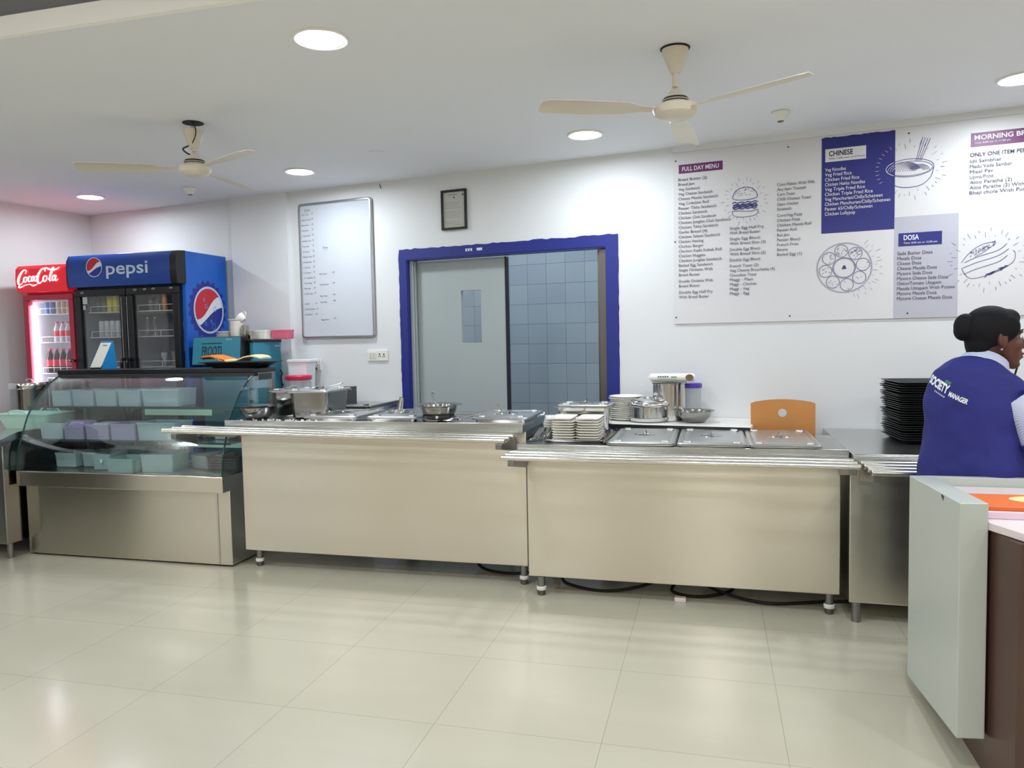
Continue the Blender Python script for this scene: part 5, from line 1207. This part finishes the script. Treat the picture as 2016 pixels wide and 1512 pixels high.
[b.ribbon([(x-.085+.014*i, z+.033), (x-.076+.014*i, z+.033)], .008, Pw_) for i in range(5)]; b.ribbon([(x-.005, z+.031), (x+.03, z+.031)], .005, Pw_); b.ribbon([(x-.085, z+.018), (x+.03, z+.018)], .0015, Pw_)
part('print', b, 'ink_dark', t, None)
b = MB(); b.poly(ell(x+.108, z+.027, .024, .020, 20), Pw_); part('picture_print', b, 'food_brown', t, None)
t = thing('steel_bowl', 'shallow steel bowl with flared rim at the right end of the side table', 'bowl', (-.105, 4.75, TT)); x, y, z = -.105, 4.76, TT
b = MB(); b.lathe([(.04, 0), (.06, .004), (.092, .035), (.103, .066), (.120, .070), (.121, .073), (.100, .069), (.088, .037), (.058, .008), (.001, .004)], (x, y, z), 48); part('bowl_body', b, 'chrome_dull', t)

# chair behind the counter
t = thing('chair', 'chair with curved orange plywood backrest and round hand hole', 'chair', (.39, 4.68, 0))
cx, hw = .395, .178; y0 = 4.66
def yb(u): return y0+.022*(1-(u/hw)**2)
ns = 20; top = lambda u: 1.012+.018*(1-(u/hw)**2)
hole = (.395-.0, .950, .024); b = MB()
vs = []; fs = []
# backrest with hole: rings from hole outward
N = 40; R1 = []; R2 = []; R3 = []
for i in range(N):
    a = 2*pi*i/N; c, s = math.cos(a), math.sin(a)
    R1.append((hole[2]*c, .95+hole[2]*s))
    tx_ = hw/abs(c) if abs(c) > 1e-6 else 1e9; up = (top(0)-.95) if s > 0 else .16; tz_ = up/abs(s) if abs(s) > 1e-6 else 1e9
    k = min(tx_, tz_); u, v = k*c, .95+k*s
    if s > 0 and tz_ <= tx_: v = top(u)
    R2.append((u, v))
mid = [((p[0]+q[0])/2, (p[1]+q[1])/2) for p, q in zip(R1, R2)]
def lay(R, dy): return [(cx+u, yb(u)+dy, v) for u, v in R]
b.loft([lay(R1, 0), lay(mid, 0), lay(R2, 0), lay(R2, .012), lay(mid, .012), lay(R1, .012), lay(R1, 0)], False, False)
part('backrest', b, 'plywood', t, 50)
b = MB(); b.rr(cx, 4.79, [(.165, .105, .04, .44), (.17, .11, .04, .452), (.165, .105, .04, .46)], 4); part('seat', b, 'plywood', t)
for sx in (-1, 1):
    b = MB(); b.tube([(cx+sx*.15, y0+.03, .92), (cx+sx*.15, y0+.04, .45), (cx+sx*.16, y0+.02, 0)], .011, 10); part('leg', b, 'chrome', t)
    b = MB(); b.tube([(cx+sx*.15, 4.87, .44), (cx+sx*.155, 4.88, 0)], .011, 10); part('leg', b, 'chrome', t)

# ================================================================ stack of black trays
def btray():
    b = MB(); b.rr(0, 0, [(.150, .20, .02, 0), (.155, .205, .02, .001), (.178, .228, .03, .020), (.186, .236, .032, .021), (.186, .236, .032, .0245), (.176, .226, .03, .0235), (.152, .202, .02, .004)], 4)
    return b
tr = single('cafeteria_tray', 'lowest black tray of the tall stack on the right counter', 'tray', btray(), 'tray_black', (0, 0, 0), 'black cafeteria trays in a tall stack')
random.seed(13); nt_ = 26; z = .834
names = ['', 'second', 'third', 'fourth', 'fifth', 'sixth', 'seventh', 'eighth', 'ninth', 'tenth', 'eleventh', 'twelfth', 'thirteenth', 'fourteenth', 'fifteenth', 'sixteenth', 'seventeenth', 'eighteenth', 'nineteenth', 'twentieth', 'twenty-first', 'twenty-second', 'twenty-third', 'twenty-fourth', 'twenty-fifth']
for i in range(nt_):
    f = i/(nt_-1)
    tlt = .0
    L_ = (1.160-.012*f+random.uniform(-.006, .006), 4.455+random.uniform(-.004, .004), z+i*.0117); rz = .08+pi/2+random.uniform(-.03, .03)
    if i == 0: tr.location = L_; tr.rotation_euler = (0, 0, rz)
    else: dup(tr, L_, ('topmost' if i == nt_-1 else names[i]+' from the bottom')+' black tray of the tall stack on the right counter', rz=rz, tilt=(random.uniform(-.008, .008), random.uniform(-.008, .008)))

# ================================================================ cashier desk
t = thing('cashier_desk', 'brown desk with pale grey side and back panels at the right edge', 'desk', (1.4, 2.9, 0))
b = MB(); b.prism([(.832, 2.62), (.86, 2.475), (2.1, 2.475), (2.1, 3.18), (.832, 3.18)], 0, .795, 'z'); part('desk_body', b, 'desk_brown', t, bevel=.003)
b = MB(); b.prism([(.822, 2.615), (.875, 2.482), (2.1, 2.482), (2.1, 3.20), (.822, 3.20)], .797, .822, 'z'); part('desk_top', b, 'laminate', t, bevel=.002)
b = MB(); xl, xr = .742, .822
b.add([(xl, 2.612, .126), (xr, 2.612, .132), (xr, 3.235, .06), (xl, 3.235, .055), (xl, 2.612, .879), (xr, 2.612, .881), (xr, 3.235, .855), (xl, 3.235, .853)], [(0, 3, 2, 1), (4, 5, 6, 7), (0, 1, 5, 4), (1, 2, 6, 5), (2, 3, 7, 6), (3, 0, 4, 7)])
sp_ = part('side_panel', b, 'desk_white', t, None, bevel=.0025)
b = MB(); b.box(xl-.0012, xl, 2.79, 2.805, .858, .868); b.add([(xl-.001, 2.80, .868), (xl-.001, 2.775, .866), (xl-.001, 2.79, .848)], [(0, 1, 2)]); part('chip_mark', b, 'ink_dark', sp_, None)
b = MB(); b.box(xr, 2.1, 3.205, 3.235, .06, .855); part('back_panel', b, 'desk_white', t, None, bevel=.0025)
t = thing('menu_folder', 'orange folder with cream disc lying on the cashier desk', 'folder', (1.1, 2.78, .846))
b = MB(); b.box(.835, 1.25, 2.675, 2.885, .846, .858); part('cover', b, 'orange', t, None, bevel=.002)
b = MB(); b.poly([(1.035+.095*math.cos(2*pi*i/40), 2.80+.058*math.sin(2*pi*i/40)) for i in range(40)], lambda u, v: (u, v, .8588)); part('disc_print', b, 'cream', t, None)
b = MB(); b.box(.83, 1.3, 2.66, 2.90, .8225, .845); single('paper_pad', 'pale pink paper pad under the orange folder on the desk', 'paper pad', b, 'pink_paper', (1.05, 2.78, .823), smooth=None, bevel=.002)

# ================================================================ person behind the desk
def remesh(o, vox, sm=4, f=.6):
    r = o.modifiers.new('remesh', 'REMESH'); r.mode = 'VOXEL'; r.voxel_size = vox; r.use_smooth_shade = True
    s = o.modifiers.new('smooth', 'SMOOTH'); s.iterations = sm; s.factor = f
def ering(c, a, bb, ang, tilt=0, n=24, roll=0, sq=2.0):
    """ellipse ring centred c: half width a along the shoulder axis, half depth bb along facing; ang = facing"""
    f = Vector((math.cos(ang), math.sin(ang), 0)); s = Vector((math.sin(ang), -math.cos(ang), 0)); u = Vector((0, 0, 1))
    f2 = f*math.cos(tilt)-u*math.sin(tilt); s2 = s*math.cos(roll)+u*math.sin(roll); out = []
    for i in range(n):
        t_ = 2*pi*i/n; cx_, sx_ = math.cos(t_), math.sin(t_)
        k = (abs(cx_)**sq+abs(sx_)**sq)**(-1/sq)
        out.append(Vector(c)+s2*(a*cx_*k)+f2*(bb*sx_*k))
    return out
def limb(mb, pts, rads, n=16):
    q = crom([tuple(p)+(r,) for p, r in zip(pts, rads)], 5); mb.tube([p[:3] for p in q], [p[3] for p in q], n)
def ball(mb, c, rx, ry, rz_, ang=0, n=20, tilt=0):
    rings = []
    for k in range(1, n):
        ph = -pi/2+pi*k/n; rings.append(ering((c[0]+math.sin(tilt)*rz_*math.sin(ph)*math.cos(ang), c[1]+math.sin(tilt)*rz_*math.sin(ph)*math.sin(ang), c[2]+rz_*math.sin(ph)), ry*math.cos(ph), rx*math.cos(ph), ang, tilt))
    mb.loft(rings)
pr_ = thing('person', 'person in a navy vest over a striped shirt, dark hair in a bun, looking right', 'person', (1.02, 3.42, 0))
A = math.radians(38)                               # facing of the torso
F_ = Vector((math.cos(A), math.sin(A), 0)); S_ = Vector((math.sin(A), -math.cos(A), 0)); U_ = Vector((0, 0, 1))
B0 = Vector((1.015, 3.42, 0))
def bp(f, s, z): return B0+F_*f+S_*s+U_*z
torso = [(-.01, .78, .155, .105, 0), (-.01, .86, .165, .11, .0), (-.005, .95, .150, .105, 0), (.0, 1.03, .150, .105, .05), (.0, 1.11, .165, .112, .12), (.01, 1.18, .172, .112, .25), (.015, 1.215, .145, .095, .35), (.035, 1.24, .095, .074, .45), (.05, 1.262, .065, .058, .5)]
HC = Vector((1.094, 3.455, 1.372)); HA = math.radians(4)    # head centre and facing
HF = Vector((math.cos(HA), math.sin(HA), 0)); HS = Vector((math.sin(HA), -math.cos(HA), 0))
def hp(f, s, z): return HC+HF*f+HS*s+U_*z
b = MB()
b.loft([ering(bp(f, 0, z), a*.93, d*.90, A, t_) for f, z, a, d, t_ in torso])
neck0 = bp(.055, 0, 1.235); limb(b, [neck0, bp(.075, 0, 1.28), hp(-.035, 0, -.05), hp(-.02, 0, .01)], [.062, .056, .052, .055])
# head: skull, jaw, nose, lips, chin, brow, ears
ball(b, hp(-.012, 0, .030), .098, .074, .094, HA)
b.loft([ering(hp(.028, 0, .02), .062, .072, HA, .15), ering(hp(.034, 0, -.02), .058, .066, HA, .15), ering(hp(.040, 0, -.06), .050, .056, HA, .2), ering(hp(.046, 0, -.092), .036, .042, HA, .25), ering(hp(.05, 0, -.112), .02, .026, HA, .3)])
b.loft([ering(hp(.094, 0, .012), .008, .010, HA), ering(hp(.104, 0, -.008), .011, .012, HA), ering(hp(.112, 0, -.026), .016, .014, HA), ering(hp(.100, 0, -.036), .014, .016, HA)])
ball(b, hp(.094, 0, -.056), .014, .024, .008, HA, 8); ball(b, hp(.090, 0, -.072), .014, .021, .009, HA, 8); ball(b, hp(.075, 0, -.098), .022, .024, .018, HA, 8)
for s in (-1, 1):
    ball(b, hp(.008, s*.073, -.004), .016, .008, .030, HA, 10); ball(b, hp(-.008, s*.080, .004), .007, .007, .028, HA, 8)
    ball(b, hp(.062, s*.034, -.02), .030, .026, .030, HA, 10); ball(b, hp(.078, s*.030, .032), .014, .026, .010, HA, 8)
# arms
Rs = bp(.015, .185, 1.130); Ls = bp(.045, -.165, 1.20)
Re = bp(.075, .250, .93); Le = bp(.17, -.20, .96); Rw = bp(.36, .16, .895); Lw = bp(.38, -.10, .90)
limb(b, [Rs, (Rs+Re)/2, Re, (Re+Rw)/2, Rw], [.050, .044, .036, .033, .023]); limb(b, [Ls, (Ls+Le)/2, Le, (Le+Lw)/2, Lw], [.050, .044, .036, .033, .023])
for wv, sd_ in ((Rw, 1), (Lw, -1)):
    d = Vector((F_.x, F_.y, -.35)).normalized(); sv = S_*(-sd_)
    limb(b, [wv, wv+d*.05, wv+d*.085], [.023, .032, .030])
    for k in range(4):
        o_ = sv*(.030-.020*k)+d*.08; L_ = (.062, .072, .068, .052)[k]
        limb(b, [wv+o_-d*.02, wv+o_+d*L_*.5-U_*.004, wv+o_+d*L_*.85-U_*.02, wv+o_+d*L_*.95-U_*.035], [.010, .009, .0085, .0075], 10)
    limb(b, [wv+d*.02, wv+d*.05+sv*.04-U_*.01, wv+d*.08+sv*.052-U_*.018], [.013, .010, .008], 10)
# legs
for s in (-1, 1):
    limb(b, [bp(0, s*.08, .86), bp(.02, s*.09, .62), bp(.015, s*.09, .45), bp(-.005, s*.09, .25), bp(-.01, s*.09, .08)], [.085, .072, .052, .048, .034])
    limb(b, [bp(-.04, s*.09, .045), bp(.04, s*.09, .04), bp(.15, s*.10, .028)], [.036, .038, .026])
body = part('body', b, 'skin', pr_, 80); remesh(body, .0055, 3, .5)
b = MB(); b.loft([ering(hp(.1075, 0, -.055), .014, .002, HA), ering(hp(.1075, 0, -.072), .012, .002, HA)]); 
b = MB(); ball(b, hp(.100, 0, -.0565), .011, .021, .0055, HA, 8); ball(b, hp(.096, 0, -.070), .011, .018, .0065, HA, 8); part('lips', b, 'lips', pr_, 80)
for s in (-1, 1):
    b = MB(); ball(b, hp(.080, s*.031, .012), .011, .011, .009, HA, 8); e = part('eye', b, 'white_plastic', pr_, 80)
    b = MB(); ball(b, hp(.0895, s*.032, .010), .003, .0045, .0045, HA, 6); part('pupil', b, 'black', e, 80)
    b = MB(); limb(b, [hp(.090, s*.016, .034), hp(.091, s*.032, .040), hp(.080, s*.048, .034)], [.0025, .003, .002], 8); part('eyebrow', b, 'hair', pr_, 80)
b = MB(); ball(b, hp(-.004, .084, -.036), .0045, .004, .0045, HA, 8); part('ear_stud', b, 'chrome', pr_, 80)
# hair cap and bun
b = MB(); ball(b, hp(-.016, 0, .043), .103, .085, .096, HA, 24)
ball(b, hp(-.056, 0, -.012), .048, .066, .060, HA, 16); limb(b, [hp(-.056, 0, -.02), hp(-.068, 0, -.055), hp(-.066, 0, -.080)], [.046, .032, .012])
ball(b, hp(.03, .052, .050), .045, .030, .050, HA, 12); ball(b, hp(.03, -.052, .050), .045, .030, .050, HA, 12); ball(b, hp(.045, 0, .085), .045, .06, .04, HA, 12)
hair = part('hair', b, 'hair', pr_, 80); remesh(hair, .007, 4, .6)
b = MB(); ball(b, hp(-.104, 0, .058), .044, .044, .052, HA, 18); ball(b, hp(-.110, 0, .040), .038, .044, .043, HA, 18); limb(b, [hp(-.09, 0, .05), hp(-.12, 0, .05)], [.04, .035]); bun = part('hair_bun', b, 'hair', pr_, 80); remesh(bun, .006, 4, .6)
# shirt collar and sleeves
b = MB(); ctr = bp(.060, 0, 1.272); nn = U_*math.cos(.62)+F_*math.sin(.62); rings = []
for (k, dz, a, d) in ((0, -.018, .100, .094), (1, .0, .093, .088), (2, .026, .082, .077), (3, .025, .076, .071), (4, -.02, .088, .082)):
    rings.append([p for p in ering(ctr+nn*dz, a, d, A, .62)])
b.loft(rings, False, False); part('shirt_collar', b, 'shirt', pr_, 60)
for P0, P1, s in ((Rs, Re, 1), (Ls, Le, -1)):
    b = MB(); m = P0*.30+P1*.70; d = (P1-P0).normalized()
    limb(b, [P0-S_*.03*s+U_*.0, P0*.75+P1*.25, (P0+P1)/2, m], [.066, .066, .069, .073]); o = part('shirt_sleeve', b, 'shirt', pr_, 60); remesh(o, .008, 3, .5)
    b = MB(); q = m; b.tube([q-d*.010, q+d*.012], [.0765, .0765], 24); part('sleeve_cuff', b, 'vest', o, 60)
b = MB(); b.loft([ering(bp(f, 0, z), a, d, A, t_) for f, z, a, d, t_ in ((-.01, .92, .158, .112, 0), (-.01, .86, .172, .118, 0), (-.01, .80, .165, .112, 0))])
for s in (-1, 1): limb(b, [bp(0, s*.08, .84), bp(.02, s*.09, .60), bp(.015, s*.09, .45), bp(-.005, s*.09, .25), bp(-.01, s*.09, .10)], [.098, .084, .070, .064, .058])
o = part('trousers', b, 'trouser', pr_, 60); remesh(o, .009, 3, .5)
for s in (-1, 1):
    b = MB(); limb(b, [bp(-.05, s*.09, .045), bp(.04, s*.09, .045), bp(.16, s*.10, .032)], [.045, .048, .034]); o = part('shoe', b, 'black', pr_, 60)
# vest
b = MB()
V = [(-.012, .76, .212, .150, 0), (-.012, .86, .206, .145, 0), (-.010, .95, .194, .136, 0), (-.006, 1.03, .188, .134, .05), (-.004, 1.11, .190, .134, .12), (.000, 1.170, .178, .132, .25), (.012, 1.215, .166, .122, .38), (.030, 1.240, .136, .108, .52), (.046, 1.252, .108, .094, .62), (.058, 1.262, .088, .080, .62)]
b.loft([ering(bp(f, 0, z), a, d, A, t_, 32, 0, 2.3) for f, z, a, d, t_ in V])
for s in (-1, 1): limb(b, [bp(.025, s*.08, 1.205), bp(.025, s*.125, 1.180), bp(.025, s*.155, 1.15)], [.06, .060, .054])
vest = part('vest', b, 'vest', pr_, 80); remesh(vest, .008, 5, .6)
dm = vest.modifiers.new('folds', 'DISPLACE'); tx_ = bpy.data.textures.new('cloth_folds', 'CLOUDS'); tx_.noise_scale = .16; dm.texture = tx_; dm.strength = .024; dm.mid_level = .5
# chest-back lettering laid onto the vest
dg = bpy.context.evaluated_depsgraph_get(); dg.update()
ve = vest.evaluated_get(dg); vm = bpy.data.meshes.new_from_object(ve)
from mathutils.bvhtree import BVHTree
bmv = bmesh.new(); bmv.from_mesh(vm); bmesh.ops.subdivide_edges(bmv, edges=[], cuts=0); bvh = BVHTree.FromBMesh(bmv); bmv.free()
off = ORG[pr_.name]
org = bp(-.16, -.125, 1.205)                    # start of the line, on the left shoulder blade
ex = (S_*.93+F_*.05-U_*.36).normalized(); ez = (U_*.93+S_*.33).normalized(); back = F_
def onvest(u, v):
    p = org+ex*u+ez*v-F_*.25
    h = bvh.ray_cast(p-off, back)
    if h[0] is None: return tuple(p+F_*.2)
    return tuple(h[0]+off-back*.0022)
b = MB(); text(b, 'SOCIETY', 0, 0, .034, onvest, .118, .05); text(b, 'MANAGER', .125, -.004, .019, onvest, .082, .04); part('vest_lettering', b, 'logo_white', vest, None)
b = MB(); [b.ribbon([(.05+.011*i, -.016), (.058+.011*i, -.016)], .006, onvest) for i in range(6)]; part('vest_lettering', b, 'menu_grey', vest, None)
b = MB(); b.add([onvest(.085+.03*i/4, .036+.012*j) for j in range(2) for i in range(5)], [(i, i+1, i+6, i+5) for i in range(4)]); part('green_patch', b, 'green_print', vest, None)
# pen clipped at the collar front
b = MB(); b.cyl(bp(.16, .05, 1.2), bp(.175, .06, 1.27), .004, 8); part('pen', b, 'black', pr_)

# ================================================================ things added out of view for reflections, behind the viewer and at left
b = MB(); b.box(-6.34, -6.28, .15, .62, 0, 2.1); struct('reflection_door_1', b, 'reflection_dark', 'W')  # this panel and the next are added to darken the steel reflections
b = MB(); b.box(-6.34, -6.28, 1.0, 1.75, 0, 2.1); struct('reflection_door_2', b, 'reflection_dark', 'W')
for k, (x, y) in enumerate(((-4.8, -1.6), (-.6, -3.2), (3.2, -1.8))):  # unseen pillars added to vary the reflections
    b = MB(); b.box(x-.25, x+.25, y-.25, y+.25, 0, CZ+.08); struct('column_%d' % (k+1), b, 'wall_warm')
for k, (x, y) in enumerate(((-3.4, -1.2), (-1.8, -2.4), (1.2, -1.6))):  # unseen tables added as dark shapes for the reflections
    t = thing('reflection_table', 'brown table added behind the viewer for reflections', 'table', (x, y, 0), 'tables added for reflections outside the picture')
    b = MB(); b.box(x-.6, x+.6, y-.4, y+.4, .72, .75); part('table_top', b, 'desk_brown', t, bevel=.004)
    for sx in (-1, 1):
        for sy in (-1, 1):
            b = MB(); b.box(x+sx*.55-.02, x+sx*.55+.02, y+sy*.35-.02, y+sy*.35+.02, 0, .72); part('leg', b, 'black_matt', t)

for x, w, h in ((-5.56, .26, 1.5), (-5.05, .13, 1.35)):  # unseen cabinets added to put dark bands in the case reflections
    t = thing('reflection_cabinet', 'added dark cabinet left of the picture, put there for dark reflections in the glass case', 'cabinet', (x, 2.75, 0), 'added dark cabinets left of the picture')
    b = MB(); b.box(x-w, x+w, 2.62, 2.90, .04, h); part('cabinet_body', b, 'dark_in', t, bevel=.004)
    b = MB(); b.box(x-w+.02, x+w-.02, 2.902, 2.915, .08, h-.04); part('door', b, 'reflection_dark', t, bevel=.003)
    b = MB(); b.box(x-w+.02, x+w-.02, 2.66, 2.86, 0, .04); part('plinth', b, 'black_matt', t)

# ================================================================ camera and world
F = 1498.42; YAW = .257981113; PI_ = -.0607976018; RO = -.0199455413
f = Vector((-math.sin(YAW)*math.cos(PI_), math.cos(YAW)*math.cos(PI_), math.sin(PI_))); r = Vector((math.cos(YAW), math.sin(YAW), 0)); u = r.cross(f)
r2 = r*math.cos(RO)+u*math.sin(RO); u2 = -r*math.sin(RO)+u*math.cos(RO)
cd = bpy.data.cameras.new('camera'); cam = bpy.data.objects.new('camera', cd); COL.objects.link(cam)
cam.matrix_world = Matrix(((r2.x, u2.x, -f.x, 0), (r2.y, u2.y, -f.y, 0), (r2.z, u2.z, -f.z, 1.42), (0, 0, 0, 1)))
cd.sensor_width = 36; cd.lens = F/2016*36; cd.clip_start = .05
bpy.context.scene.camera = cam
wd = bpy.data.worlds.new('world'); bpy.context.scene.world = wd; wd.use_nodes = True
wd.node_tree.nodes['Background'].inputs[0].default_value = (.8, .85, .9, 1); wd.node_tree.nodes['Background'].inputs[1].default_value = .35
vs_ = bpy.context.scene.view_settings; vs_.view_transform = 'Standard'; vs_.look = 'None'; vs_.exposure = EXPOSURE; vs_.gamma = 1; vs_.use_curve_mapping = False
